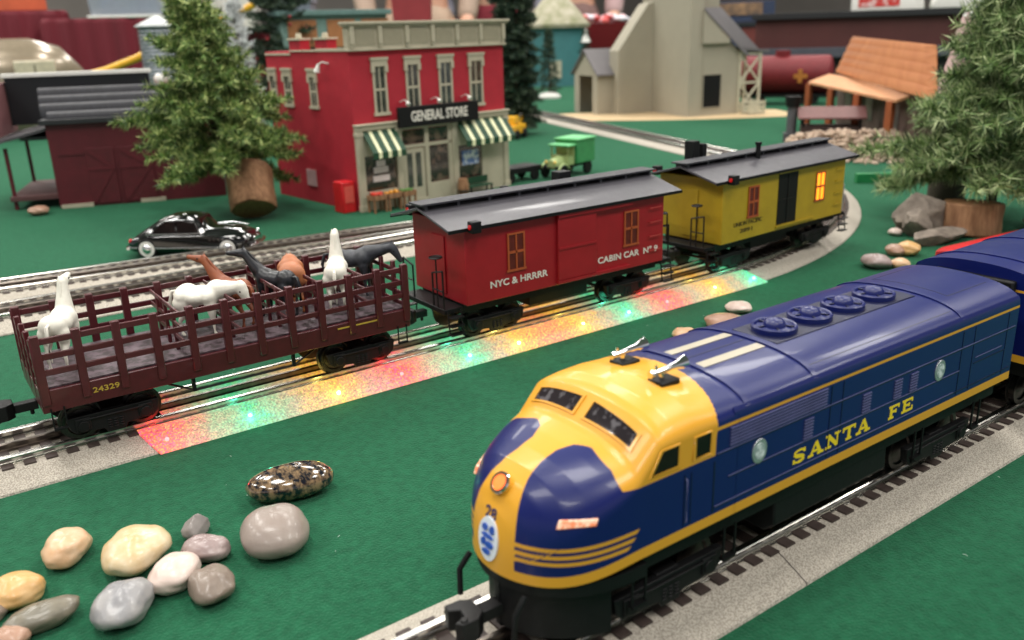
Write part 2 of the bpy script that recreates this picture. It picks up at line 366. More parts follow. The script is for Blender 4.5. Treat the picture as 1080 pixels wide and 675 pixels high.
SL=[('cream',2.76,34.95,.94,1.2,.62,0,'round cream and pink pebble standing apart, left of the pale yellow one'),
('pale',4.91,32.84,1.22,1.5,.74,0,'biggest pale yellow flat pebble behind the blue grey one'),
('grey',7.37,33.5,.62,.7,.5,20,'small pointed grey stone chip behind the mauve pebble'),
('mauve',7.2,31.5,1.02,.7,.5,-6,'mauve grey oblong pebble in front of the pointed chip'),
('pink',5.72,30.5,.93,1.15,.58,0,'pinkish white rounded pebble in the middle of the cluster'),
('brown',6.61,28.96,.87,1.1,.54,34,'grey brown oval pebble nearest the green felt gap at the cluster right'),
('blue',3.69,29.6,1.05,1.3,.68,0,'blue grey glossy pebble at the front of the cluster'),
('agate',11.82,34.14,2.05,1.12,.78,23,'long polished pebble mottled black, white and amber'),
('taupe',9.69,30.48,1.43,1.5,.89,20,'large smooth taupe oval pebble touching the mottled one'),
('amber',.77,33.09,1.05,.9,.56,39,'amber yellow pebble cut by the left edge of the photo'),
('olive',1.27,30.88,1.3,.66,.48,40,'dark olive grey long pebble at the lower left'),
('brown',-.1,32.46,.45,.52,.3,0,'tiny brown pebble between the amber and olive ones'),
('rust',.2,30.4,.61,.6,.38,0,'reddish brown pebble in the lower left corner'),
('pink',47.42,38.63,.94,.92,.40,0,'small white pebble between the lit strip end and the blue roof'),
('rust',44.02,36.99,1.47,1.08,.49,0,'tan pebble half hidden behind the blue engine roof'),
('cream',40.28,37.18,.86,.8,.38,0,'cream pebble peeping over the front of the blue engine roof'),
('mauve',65.06,39.15,1.22,1.3,.64,0,'pinkish grey pebble leftmost of those by the slate'),
('rust',69.83,40.35,.82,1.0,.51,0,'small pink brown pebble between two bigger ones by the slate'),
('amber',70.77,39.7,1.03,1.1,.64,20,'yellowish pebble rightmost of those by the slate'),
('cream',66.29,37.68,.78,.8,.46,0,'small cream pebble nearest the blue roof by the slate'),
('pink',76.62,44.48,.62,.7,.39,0,'tiny pale pebble beside the grey slate'),
('rust',14.2,118.5,1.2,1.1,.6,0,'small pink pebble at the corner of the maroon engine shed')]
for i,(k,x,y,a,b_,c,yw,lb) in enumerate(SL):
    stone(x,y,a,b_,c,yw,sm[k],lb,i+3,rough=.11 if k not in('taupe','agate') else .05,ang=7 if i==2 else 0)
# ================================================================== diesel engine
def ipl(x,xs,ys):
    if x<=xs[0]:return ys[0]
    for i in range(len(xs)-1):
        if x<=xs[i+1]:return ys[i]+(ys[i+1]-ys[i])*(x-xs[i])/(xs[i+1]-xs[i])
    return ys[-1]
HW=3.05;LC=19.42
def sstep(a,b,x):
    t=max(0,min(1,(x-a)/(b-a)));return t*t*(3-2*t)
def Wf(T):
    u=min(1,max(0,(T-12.6)/3.6));return max(.02,HW*(1-(1-u)**2.2)**.5)
def Hf(T): return ipl(T,[12.6,12.7,12.85,13.1,13.45,13.9,14.5,15.2,15.9,16.1,16.9,17.15,17.6,18.5,19.3,40],[4.4,5.1,5.7,6.2,6.6,6.92,7.18,7.4,7.58,7.66,8.42,8.54,8.64,8.7,8.62,8.55])
def Zs(T): return ipl(T,[12.6,13,14,15,16,16.9,40],[3.95,4.5,5.3,5.9,6.5,7.55,7.62])
def Zb(T): return 3.75+.4*sstep(13.2,16.2,T)
def topz(T,n):
    W=Wf(T);u=min(.9999,abs(n)/W);return Zs(T)+(Hf(T)-Zs(T))*(1-u**2.3)**(1/2.3)
def ring(T,nn=90):
    W=Wf(T);zs=Zs(T);zb=Zb(T);H=Hf(T);pts=[]
    ns=72
    for i in range(ns): pts.append((-W,zb+(zs-zb)*i/ns))
    for i in range(nn+1):
        a=PI*i/nn;c,s_=math.cos(a),math.sin(a)
        pts.append((-W*math.copysign(abs(c)**(2/2.3),c),zs+(H-zs)*abs(s_)**(2/2.3)))
    for i in range(ns): pts.append((W,zs-(zs-zb)*(i+1)/ns))
    return pts
# cheek outline in the slanting view u=.7*(T-12.6)+.7*|n|, v=z
CH=[(.9,3.0),(.9,6.0),(1.07,6.5),(1.3,6.9),(1.71,7.3),(2.38,7.5),(3.12,7.42),(3.73,7.10),(4.08,6.63),(4.35,6.3),(4.7,3.0)]
def psd(poly,x,y):
    ins=False;best=1e9;n=len(poly)
    for i in range(n):
        x1,y1=poly[i];x2,y2=poly[(i+1)%n]
        if (y1>y)!=(y2>y) and x<(x2-x1)*(y-y1)/(y2-y1)+x1: ins=not ins
        dx,dy=x2-x1,y2-y1;t=max(0,min(1,((x-x1)*dx+(y-y1)*dy)/(dx*dx+dy*dy)));best=min(best,math.hypot(x-x1-t*dx,y-y1-t*dy))
    return best if ins else -best
def paint(T,n,z):
    """>0 yellow, <0 blue"""
    a=abs(n)
    if T<16.3:
        cheek=min(psd(CH,.7*(T-12.6)+.7*a,z),a-ipl(T,[12.6,12.9,13.24,13.7,14.3,14.9,15.4,15.8,16.2],[1.12,1.08,.9,.7,.58,.6,.85,1.5,2.6]))
        side=min(6.63-z,T-15.4)
        blue=max(cheek,side if a>2.2 else -9)
    else: blue=6.63-z
    TB_=19.4+.75*max(0,1-(a/HW)**2)
    blue=max(blue,T-TB_)
    y=-blue
    y=max(y,Zb(T)+.36-z)
    if T<16.15 and a>.9:
        for k,(zc,te) in enumerate(((5.02,16.05),(4.78,15.9),(4.55,15.72))):
            zc2=zc+.16*sstep(13.4,16,T)
            y=max(y,min(.062-abs(z-zc2),te-T-(zc2-z)*1.2,a-.98))
    if T>TB_: y=max(-(abs(z-7.52)-.055),Zb(T)+.36-z)
    return y
def paintmat(name,c1,c2):
    m=mat(name,c1,.34,var=.05,vs=.3,coat=.12,rv=.12,spec=.38);nt=m.node_tree;N=nt.nodes;L=nt.links;b=N['Principled BSDF']
    at=N.new('ShaderNodeAttribute');at.attribute_name='paint'
    mr=N.new('ShaderNodeMapRange');mr.inputs[1].default_value=-.012;mr.inputs[2].default_value=.012;L.new(at.outputs['Fac'],mr.inputs[0])
    mx=N.new('ShaderNodeMix');mx.data_type='RGBA';L.new(mr.outputs[0],mx.inputs[0])
    src=b.inputs['Base Color'].links[0].from_socket;L.new(src,mx.inputs[6]);mx.inputs[7].default_value=lin(c2);L.new(mx.outputs[2],b.inputs['Base Color']);return m
BLUE=(13,25,90);YEL=(222,160,48)
M_paint=paintmat('engine_paint',BLUE,YEL)
M_blue=mat('blue_plastic',BLUE,.36,var=.04,vs=.3,coat=.12,rv=.10)
M_bdark=mat('blue_groove',(9,15,52),.4)
M_blight=mat('blue_ridge',(92,92,136),.45)
M_yel=mat('yellow_plastic',YEL,.3,var=.04,vs=.3,coat=.3)
M_cream=mat('cream_plastic',(172,164,146),.4,var=.06)
def shell(name,parent,Ts,fr=True,clip=None):
    b=MB();rs=[];att=[]
    for T in Ts:
        r=ring(T);rs.append([Vector((T,LC+n,z)) for n,z in r]);att+=[paint(T,n,z) for n,z in r]
    b.loft(rs);b.att=[('paint',att)]
    return b.build(name,M_paint,parent,world=True,smooth=35,weld=False)
E1=thing('diesel_engine','shiny blue and yellow streamlined diesel engine with two silver horns, nearest the camera','diesel engine',(25.6,LC,0),0)
Ts=[12.6+.9*(i/26)**2 for i in range(27)]+[13.5+.04*i for i in range(1,74)]+[16.46+.06*i for i in range(1,67)]
shell('nose_cab',E1,Ts)
# main hood: rounded rings with finer rows where the stripes lie
def bodyshell(parent,Ta,Tb,nm='body'):
    b=MB();rs=[];att=[]
    for T in [Ta,Ta+.05]+[Ta+.05+(Tb-Ta-.1)*i/20 for i in range(1,20)]+[Tb-.05,Tb]:
        e=0
        pts=[]
        zl=[4.15,4.3,4.49,4.51,4.53,4.8,5.5,6.5,7.2,7.44,7.455,7.465,7.475,7.5,7.565,7.575,7.585,7.62]
        H=8.55
        for z in zl[:-1]:pts.append((-HW,z))
        for i in range(49):
            a=PI*i/48;c,s_=math.cos(a),math.sin(a);pts.append((-HW*math.copysign(abs(c)**(2/2.3),c),7.62+(H-7.62)*abs(s_)**(2/2.3)))
        for z in zl[:-1][::-1]:pts.append((HW,z))
        rs.append([Vector((T,LC+n,z)) for n,z in pts]);att+=[paint(25,n,z) for n,z in pts]
    b.loft(rs);b.att=[('paint',att)];return b.build(nm,M_paint,parent,world=True,smooth=35,weld=False)
bodyshell(E1,20.40,38.75)
def roofpatch(b,T0,T1,n0,n1,off,th=.04,k=8,H=8.55,fn=None):
    """a thin plate following the roof from n0 to n1"""
    rs=[]
    f=fn or (lambda n:7.62+(H-7.62)*(1-(abs(n)/HW)**2.3)**(1/2.3))
    up=[(n0+(n1-n0)*i/k) for i in range(k+1)]
    pr=[(n,f(n)+off) for n in up]+[(n,f(n)-th) for n in up[::-1]]
    b.loft([[Vector((T,LC+n,z)) for n,z in pr] for T in (T0,T1)])
def ribs(parent,Tl):
    for T in Tl:
        b=MB();roofpatch(b,T,T+.22,-3.0,3.0,.06,.05,28);b.build('roof_band',M_blue,parent,world=True,smooth=40)
ribs(E1,[20.75,24.3,34.0])
for n0,n1 in((-3.03,-2.93),(2.93,3.03)):
    b=MB();roofpatch(b,20.2,38.75,n0,n1,.05,.05,2);b.build('gutter',M_blue,E1,world=True,smooth=30)
for n0,n1 in((-.95,-.55),(.55,.95)):
    b=MB();roofpatch(b,21.0,24.2,n0,n1,.03,.03,3);b.build('roof_panel',M_cream,E1,world=True,smooth=40)
b=MB();roofpatch(b,21.0,24.2,-.03,.03,.006,.03,2);roofpatch(b,35.0,38.2,-1.75,-1.71,.008,.03,2);roofpatch(b,35.0,38.2,1.71,1.75,.008,.03,2);roofpatch(b,34.98,35.03,-1.75,1.75,.008,.03,10);roofpatch(b,24.5,33.8,-2.55,-2.52,.006,.03,2);b.build('roof_groove',M_bdark,E1,world=True)
# fan deck with four fans
b=MB();b.box(24.75,33.75,LC-1.05,LC+1.05,8.3,8.56);b.build('fan_deck',M_bdark,E1,world=True,bevel=.04)
def fan(parent,T,n=0,r=.86):
    b=MB();c=(T,LC+n,0)
    b.lathe([(r,8.52),(r,8.74),(r-.05,8.79),(r-.12,8.77),(r-.18,8.68),(.42,8.72),(.40,8.84),(.30,8.96),(.12,9.02),(.0,9.03)],c,32)
    f=b.build('roof_fan',M_blue,parent,world=True,smooth=40)
    b=MB()
    for i in range(5):
        a=2*PI*i/5+.3;b.bar((T+.26*math.cos(a),LC+n+.26*math.sin(a),8.735),(T+(r-.14)*math.cos(a),LC+n+(r-.14)*math.sin(a),8.735),.07,.05)
    b.build('fan_spoke',M_bdark,parent,world=True)
for T in (25.9,28.05,30.2,32.35): fan(E1,T)
# cab windows
def sidequad(b,T0,T1,z0,z1,y,th,sh=0): b.prism([(T0+sh,z0),(T1,z0),(T1,z1),(T0+sh*0+.25*(1 if sh else 0),z1)],y,y+th,'y')
for s in (-1,1):
    for T0,T1,ta in((16.5,17.65,16.95),(18.38,19.06,18.38)):
        y=LC+s*HW
        b=MB();o=[(T0-.08,6.78),(T1+.07,6.78),(T1+.07,7.58),(ta-.05,7.58)];i_=[(T0+.05,6.84),(T1,6.84),(T1,7.52),(ta+.05,7.52)]
        for k in range(4):
            k2=(k+1)%4;b.prism([o[k],o[k2],i_[k2],i_[k]],y-.03,y+.03)
        b.build('side_window_frame',M_yel,E1,world=True,bevel=.02)
        b=MB();b.prism([(x,z) for x,z in i_],y-.015,y+.015);b.build('side_window',M_dark,E1,world=True)
def cabtop(T,n):return topz(T,n)
for s in(-1,1):
    n0,n1=(.18,2.45)
    def wsgrid(ins,off,k=10):
        g=[]
        for i in range(k+1):
            t=i/k;n=(n0+ins)+(n1-n0-2*ins)*t
            Ta=16.24+.02*t+ins*.5;Tb=16.78-.08*t-ins*.5
            g.append([(Ta,s*n,cabtop(Ta,n)+off),((Ta+Tb)/2,s*n,cabtop((Ta+Tb)/2,n)+off),(Tb,s*n,cabtop(Tb,n)+off)])
        return g
    nv=Vector((-.64,0,.77))
    b=MB();g1=wsgrid(0,0);g2=wsgrid(.1,0)
    rings=[]
    def P(t,o):return Vector((t[0],LC+t[1],t[2]))+nv*o
    ou=[P(r[0],.05) for r in g1]+[P(g1[-1][1],.05)]+[P(r[2],.05) for r in g1[::-1]]+[P(g1[0][1],.05)]
    inn=[P(r[0],.05) for r in g2]+[P(g2[-1][1],.05)]+[P(r[2],.05) for r in g2[::-1]]+[P(g2[0][1],.05)]
    inl=[p-nv*.05 for p in inn];oul=[p-nv*.08 for p in ou]
    b.loft([oul,ou,inn,inl],cap=False);b.build('windshield_frame',M_yel,E1,world=True,smooth=40,recalc=True)
    b=MB();vs=[];fs=[]
    for r in g2: vs+=[P(r[0],.012),P(r[1],.02),P(r[2],.012)]
    for i in range(len(g2)-1):
        for j in range(2):a=i*3+j;fs.append((a,a+1,a+4,a+3))
    b.add(vs,fs);b.build('windshield',mat('cab_glass',(40,34,38),.07,vs=2.5,col2=(96,92,96),coat=.8,rv=.04,thr=(.55,.62)),E1,world=True,smooth=60)
b=MB();b.box(19.28,19.36,LC-3.06,LC+3.06,4.6,6.42);b.build('cab_seam',M_bdark,E1,world=True)
# raised brow over the windshield and door seams
b=MB()
for s in(-1,1):
    y=LC+s*(HW+.004)
    for T in(17.95,18.25): b.box(T,T+.04,y-.012,y+.012,4.6,6.4)
    for T0,T1,z in((20.0,34.2,5.62),(19.4,38.6,6.60),(19.4,38.6,4.72),(35.3,37.9,5.7)): b.box(T0,T1,y-.015,y+.015,z,z+.04)
    for T in(25.3,26.0,34.15,35.1,37.9): b.box(T,T+.04,y-.012,y+.012,4.6,7.4)
b.build('panel_seam',M_bdark,E1,world=True)
b=MB()
for s in(-1,1):
    y=LC+s*(HW+.01)
    for T0,T1,z in((19.4,38.6,6.65),(20.0,34.2,5.665),(19.4,33.9,4.765),(35.4,37.6,5.95)): b.box(T0,T1,y-.015,y+.015,z,z+.025)
b.build('panel_ridge',M_blight,E1,world=True)
for s in(-1,1):
    y=LC+s*(HW+.02)
    b=MB()
    for k in range(6): b.box(20.0,25.05,y-.03,y+.014,6.77+k*.115,6.815+k*.115)
    b.build('long_louvre',M_blight,E1,world=True)
    for T in(23.85,27.3,29.35,30.45):
        b=MB()
        for k in range(7): b.box(T,T+.5,y-.03,y+.014,5.76+k*.115,5.805+k*.115)
        b.build('louvre',M_blight,E1,world=True)
    for T in(21.5,32.6):
        b=MB()
        def dsc(r,y0,y1,B):
            B.loft([[Vector((T+r*math.cos(a),yy,6.1+1.22*r*math.sin(a))) for a in [2*PI*i/28 for i in range(28)]] for yy in(y0,y1)])
        yb=LC+s*HW;dsc(.37,yb-s*.03,yb+s*.04,b);pf=b.build('porthole',mat('port_metal',(190,192,196),.3,metal=.7),E1,world=True,bevel=.02)
        b=MB();dsc(.25,yb,yb+s*.055,b);b.build('porthole_glass',mat('port_glass',(150,165,165),.25,vs=5,col2=(225,232,232),coat=.3,thr=(.4,.6)),E1,world=True,smooth=30).parent=pf
# slab lettering
M_let=mat('yellow_letters',(246,214,40),.4,var=.03)
def slab(b,ch,x,z,w,h,y,side):
    """wide slab serif capitals"""
    t=h*.32;f=h*.17
    def Q(p,q,ww): b.bar((x+p[0]*w,y,z+p[1]*h),(x+q[0]*w,y,z+q[1]*h),.03,ww,up=(0,1,0)) if False else bar2(b,(x+p[0]*w,z+p[1]*h),(x+q[0]*w,z+q[1]*h),ww,y)
    if ch=='A':
        Q((.5,1),(.16,.0),f*.9);Q((.5,1),(.84,.0),t);Q((.25,.33),(.75,.33),f);Q((0,.06),(.36,.06),f);Q((.62,.06),(1.04,.06),f)
    if ch=='N':
        Q((.2,0),(.2,1),f*.9);Q((.17,.95),(.8,.05),t);Q((.8,0),(.8,1),f*.9);Q((0,.06),(.4,.06),f);Q((0,.94),(.3,.94),f);Q((.6,.94),(1,.94),f)
    if ch=='T':
        Q((.5,0),(.5,1),t);Q((.03,.94),(.97,.94),f);Q((.06,.68),(.06,1),f);Q((.94,.68),(.94,1),f);Q((.28,.06),(.72,.06),f)
    if ch in 'EF':
        Q((.26,0),(.26,1),t);Q((.04,.94),(.95,.94),f);Q((.93,.7),(.93,1),f);Q((.3,.52),(.68,.52),f);Q((.68,.36),(.68,.66),f)
        if ch=='E':Q((.04,.06),(.96,.06),f);Q((.95,.0),(.95,.34),f)
        else:Q((.04,.06),(.5,.06),f)
    if ch=='S':
        pts=[(.9,.72),(.78,.9),(.5,.95),(.22,.88),(.14,.72),(.24,.58),(.5,.5),(.76,.42),(.87,.28),(.78,.12),(.5,.05),(.22,.1),(.1,.28)]
        ws=[f,f,f*.9,t*.7,t*.9,t,t,t,t*.9,t*.7,f*.9,f,f]
        for i in range(len(pts)-1):Q(pts[i],pts[i+1],ws[i]*.9)
        Q((.9,.68),(.9,.98),f);Q((.1,.02),(.1,.34),f)
def bar2(b,p,q,w,y):
    p=Vector((p[0],0,p[1]));q=Vector((q[0],0,q[1]));d=(q-p).normalized();n=Vector((-d.z,0,d.x))*w/2
    b.dp=getattr(b,'dp',0)+1;th=.012+.0006*(b.dp%7)
    a=[p-n,q-n,q+n,p+n];b.add([Vector((v.x,y-th,v.z)) for v in a]+[Vector((v.x,y+.01,v.z)) for v in a],[(0,1,2,3),(7,6,5,4),(0,4,5,1),(1,5,6,2),(2,6,7,3),(3,7,4,0)])
b=MB();y=LC-HW
for ch,x,w in(('S',23.35,.72),('A',24.22,.86),('N',25.22,.86),('T',26.22,.8),('A',27.08,.86),('F',29.15,.74),('E',30.05,.78)): slab(b,ch,x,4.93,w,.52,y,-1)
b.build('lettering',M_let,E1,world=True)
b=MB();b.text('SANTA FE',(30.9,LC+HW+.005,4.93),(-1,0,0),(0,0,1),.52,width=7.5,bold=.02);b.build('lettering',M_let,E1,world=True)
# horns
for n,T in((-1.05,19.0),(1.05,19.25)):
    z=topz(T,n)
    b=MB();b.box(T-.42,T+.42,LC+n-.34,LC+n+.34,z-.12,z+.12);hb=b.build('horn_base',M_black,E1,world=True,bevel=.05)
    b=MB();b.tube([(T-.1,LC+n,z+.1),(T-.1,LC+n,z+.34)],.09)
    b.loft([[Vector((T+xx,LC+n+r*math.cos(a),z+.38+zz+r*math.sin(a))) for a in [2*PI*i/14 for i in range(14)]] for xx,r,zz in((-.62,.13,0),(-.5,.14,0),(-.45,.075,0),(.5,.12,.05),(.75,.20,.06),(.92,.24,.07),(.93,.19,.07),(.7,.05,.06))],cap=True)
    b.cyl((T-.35,LC+n,z+.5),(T-.35,LC+n,z+.62),.05);b.build('horn',M_chrome,E1,world=True,smooth=40)
# headlight, number boards, emblem, nose number
def noseT(n,z):
    lo,hi=12.6,17
    for _ in range(40):
        m=(lo+hi)/2
        if Wf(m)>abs(n) and topz(m,n)>z: hi=m
        else: lo=m
    return hi
hz=6.35;hT=noseT(0,hz)
b=MB();d=Vector((-.75,0,.66)).normalized();c=Vector((hT+.12,LC,hz+.0));b.cyl(c,c+d*.26,.36,.34,24);b.build('headlight_housing',M_yel,E1,world=True,smooth=40)
b=MB();b.lathe([(.27,0),(.27,.05),(.35,.05),(.37,0)],n=24)
Mx_=Matrix.Translation(c+d*.24)@Vector((0,0,1)).rotation_difference(d).to_matrix().to_4x4();b.v=[Mx_@v for v in b.v];b.build('headlight_ring',M_chrome,E1,world=True,smooth=40)
b=MB();b.cyl(c+d*.2,c+d*.29,.28,.24,24);b.build('headlight',mat('headlight_lens',(255,110,50),.2,emit=(255,112,50),es=1.3,coat=.6),E1,world=True,smooth=40)
def onnose(b,pts,off,th=.02):
    top=[];bot=[]
    for n,z in pts:
        T=noseT(n,z);a=.25
        T2=noseT(n+(.05 if n<0 else -.05),z);
        top.append(Vector((T-off,LC+n,z)));bot.append(Vector((T+th,LC+n,z)))
    k=len(pts);b.add(top+bot,[tuple(range(k)),tuple(range(k,2*k))[::-1]]+[(i,(i+1)%k,k+(i+1)%k,k+i) for i in range(k)])
b=MB()
onnose(b,[(.50*math.cos(a),4.75+.72*math.sin(a)) for a in [2*PI*i/28 for i in range(28)]],.05);b.build('nose_emblem',mat('emblem_white',(225,230,240),.3,vs=4,var=.03),E1,world=True)
b=MB();[onnose(b,[(xc+rx*math.cos(a),zc_+rz_*math.sin(a)) for a in [2*PI*i/12 for i in range(12)]],.062+.004*k) for k,(xc,zc_,rx,rz_) in enumerate(((-.2,5.12,.12,.14),(.17,5.1,.14,.11),(0,4.86,.3,.06),(-.12,4.6,.2,.1),(.2,4.62,.1,.12),(.02,4.34,.2,.08)))];b.build('emblem_mark',mat('emblem_blue',(40,80,170),.3),E1,world=True)
b=MB();T=noseT(-.3,5.6)
b.text('28',(T+.0,LC+.30,5.40),(.0,-1,.0),(.2,0,1),.36,width=.55,bold=.02,depth=.12);b.build('nose_number',M_blue,E1,world=True)
for s in(-1,1):
    pa=[(s*2.1,5.72),(s*2.78,5.80),(s*2.78,6.02),(s*2.1,5.98)]
    q=[];
    for n,z in pa:q.append(Vector((noseT(n,z),LC+n,z)))
    nv=((q[1]-q[0]).cross(q[3]-q[0])).normalized()
    if nv.x>0:nv=-nv
    b=MB();v=[p+nv*.10 for p in q]+[p-nv*.15 for p in q];b.add(v,[(0,1,2,3),(7,6,5,4),(0,4,5,1),(1,5,6,2),(2,6,7,3),(3,7,4,0)])
    nb=b.build('number_board',mat('board_lit',(236,150,110),.35,vs=5,col2=(250,226,200),emit=(255,120,70),es=.35,thr=(.45,.55)),E1,world=True,bevel=.03)
# grab irons
for s in(-1,1):
    b=MB();b.tube([(18.05,LC+s*3.04,4.7),(18.05,LC+s*3.10,4.75),(18.05,LC+s*3.10,6.2),(18.05,LC+s*3.04,6.25)],.022,6);b.build('grab_rail',M_blight,E1,world=True,smooth=60)
# black pilot below the nose, frame, tank, steps
def skirt(b,z0,z1,gr,T1):
    pts=[]
    for i in range(25):
        T=12.62+(T1-12.62)*(i/24)**2;pts.append((T,-(Wf(T)-gr)))
    poly=[(T-.0+gr*.6,n) for T,n in pts]+[(T+gr*.6,-n) for T,n in pts[::-1]]
    b.prism([(T,LC+n) for T,n in poly],z0,z1,'z')
b=MB();skirt(b,3.35,3.80,.10,16.5);skirt(b,1.55,3.35,.45,15.2);b.build('pilot',M_black,E1,world=True,bevel=.03)
b=MB();b.box(15.2,38.5,LC-2.6,LC+2.6,3.3,4.14);b.build('underframe',M_black,E1,world=True)
b=MB();b.prism([(LC-2.5,3.35),(LC-2.55,2.3),(LC-2.1,1.9),(LC+2.1,1.9),(LC+2.55,2.3),(LC+2.5,3.35)],23.3,30.3,'x');b.build('fuel_tank',M_black,E1,world=True,bevel=.08)
def truck(parent,T,y,wb,hw,z=1.1,wr=.88,n=2,name='truck',det=True,rz=0,frame=M_black,local=False):
    """wheel truck: frame, springs; wheels are its sub-parts"""
    w=dict(world=not local)
    b=MB();L_=wb/2+wr*.8
    for s in(-1,1):
        yy=y+s*hw
        b.prism([(T-L_,z+1.35),(T-L_+.1,z+.75),(T-wb/2-.35,z+.5),(T-wb/2+.35,z+.5),(T-.55,z+.45),(T-.4,z+.2),(T+.4,z+.2),(T+.55,z+.45),(T+wb/2-.35,z+.5),(T+wb/2+.35,z+.5),(T+L_-.1,z+.75),(T+L_,z+1.35)],yy-.16,yy+.16)
        for k in range(n):
            xx=T-wb/2+wb*k/(n-1);b.cyl((xx,yy-.3,z+wr),(xx,yy+.3,z+wr),.27,n=12);b.box(xx-.34,xx+.34,yy-.24,yy+.24,z+.62,z+1.25)
        if det:
            for dx in(-.28,0,.28):
                for q in range(4): b.cyl((T+dx,yy+s*.1,z+.42+q*.13),(T+dx,yy+s*.1,z+.49+q*.13),.13,n=8)
            b.bar((T-wb/2,yy+s*.22,z+1.15),(T+wb/2,yy+s*.22,z+1.15),.08)
    b.box(T-.5,T+.5,y-hw,y+hw,z+.7,z+1.4)
    t=b.build(name,frame,parent,bevel=.03,**w)
    for k in range(n):
        xx=T-wb/2+wb*k/(n-1)
        b=MB();b.cyl((xx,y-1.7,z+wr),(xx,y+1.7,z+wr),.12,n=8)
        for s in(-1,1):
            yy=y+s*1.68;b.M=None
            b.loft([[Vector((xx+r*math.cos(a),yy+s*o,z+wr+r*math.sin(a))) for a in [2*PI*i/28 for i in range(28)]] for r,o in((.2,.12),(.62,.08),(.68,.16),(wr,.16),(wr,-.12),(wr+.14,-.13),(wr+.14,-.2),(.5,-.2))])
        ob=b.build('wheel',M_wheel,parent,smooth=35,**w)
        ob.parent=t
        # wheel keeps the truck's frame (both have the thing's origin)
    return t
truck(E1,18.2,LC+.1,3.6,2.35);truck(E1,34.6,LC+.1,3.6,2.35)
for T in(16.4,20.6,32.2,36.8):
    for s in(-1,1):
        b=MB();b.box(T-.3,T+.3,LC+s*2.72-.12,LC+s*2.72+.12,2.2,2.3);b.bar((T-.28,LC+s*2.75,2.2),(T-.28,LC+s*2.75,3.5),.07);b.bar((T+.28,LC+s*2.75,2.2),(T+.28,LC+s*2.75,3.5),.07);b.build('step',M_black,E1,world=True)
def coupler(parent,x,y,z,d,L_=2.0,M=M_black,local=False):
    """knuckle coupler pointing along d=+-1 in x"""
    b=MB();b.box(min(x,x+d*L_*.62),max(x,x+d*L_*.62),y-.24,y+.24,z-.22,z+.22)
    e=x+d*L_*.62
    b.prism([(e,y-.35),(e+d*.35,y-.62),(e+d*.9,y-.58),(e+d*1.05,y-.35),(e+d*.62,y-.22),(e+d*.55,y+.1),(e+d*.9,y+.28),(e+d*.85,y+.6),(e+d*.3,y+.55),(e,y+.35)],z-.36,z+.4,'z')
    b.cyl((e+d*.75,y-.42,z-.42),(e+d*.75,y-.42,z+.46),.13,n=10);b.cyl((x+d*.3,y,z-.5),(x+d*.3,y,z-.2),.1,n=8)
    return b.build('coupler',M,parent,world=not local,bevel=.05)
coupler(E1,13.5,LC,2.2,-1,2.2,M_black2)
for s in(-1,1):
    b=MB();b.tube([(12.9,LC+s*1.5,3.4),(12.5,LC+s*1.55,2.9),(12.45,LC+s*1.5,2.0)],.1,8);b.build('brake_hose',M_black,E1,world=True,smooth=60)
b=MB();b.box(38.75,39.15,LC-1.9,LC+1.9,4.0,8.0);b.build('rear_diaphragm',M_black,E1,world=True,bevel=.1)
# ------------------------------------------------------------------ second blue unit behind
B1=thing('booster_unit','plain blue streamlined second unit coupled behind the yellow nosed engine, at the right edge','booster unit',(54,LC,0),0)
bodyshell(B1,40.9,67.5)
ribs(B1,[42.4,47,58])
for n0,n1 in((-3.03,-2.93),(2.93,3.03)):
    b=MB();roofpatch(b,40.9,67.5,n0,n1,.05,.05,2);b.build('gutter',M_blue,B1,world=True,smooth=30)
b=MB();b.box(50,60,LC-1.05,LC+1.05,8.3,8.56);b.build('fan_deck',M_bdark,B1,world=True,bevel=.04)
for T in(51.2,53.4,55.6,57.8):fan(B1,T)
b=MB();b.box(40.5,40.9,LC-1.9,LC+1.9,4.0,8.0);b.build('front_diaphragm',M_black,B1,world=True,bevel=.1)
b=MB();b.box(41.5,67,LC-2.6,LC+2.6,3.3,4.14);b.build('underframe',M_black,B1,world=True)
truck(B1,45.4,LC+.1,3.6,2.35);truck(B1,62.6,LC+.1,3.6,2.35);coupler(B1,41.6,LC,2.4,-1,1.4)
# ------------------------------------------------------------------ red flat board beyond the blue unit
rb=MB();rb.M=Matrix.Translation((71,37.0,0))@Matrix.Rotation(R(-6),4,'Z');rb.prism([(-.6,0),(.6,-.8),(12,-.8),(12,.5),(1,.5)],.05,.9,'z');prop(rb.build('board',mat('red_board',(196,40,44),.5,var=.1),bevel=.08),'flat red painted board lying behind the blue booster unit','board')
# ================================================================== stock car
M_sc=mat('maroon_plastic',(76,18,26),.36,var=.15,vs=2,coat=.15)
M_scf=mat('slatted_floor',(44,30,34),.6,vs=2.2,col2=(92,76,84),thr=(.42,.6))
SC=thing('stock_car','open slatted maroon stock car carrying toy horses','stock car',(13.4,45.95,0),0,'cars of the rear train')
X0,X1,Y0,Y1=3.75,23.1,43.0,48.9
b=MB();b.box(X0-.1,X1+.1,Y0-.05,Y1+.05,3.2,4.3);b.box(X0+2,X1-2,45.2,46.7,2.5,3.2);b.build('sill',M_sc,SC,world=True,bevel=.04)
b=MB();b.box(X0+.1,X1-.1,Y0+.15,Y1-.15,4.31,4.4);b.build('floor',M_scf,SC,world=True)
np_=12
for yy,nm in((Y0,'near'),(Y1,'far')):
    b=MB()
    for i in range(np_):
        x=X0+.12+(X1-X0-.24)*i/(np_-1);b.box(x-.19,x+.19,yy-.15,yy+.15,3.6,7.0)
    for z in(5.15,5.92,6.68):b.box(X0,X1,yy-.06,yy+.06,z-.15,z+.15)
    b.build('slatted_side',M_sc,SC,world=True,bevel=.03,seg=1)
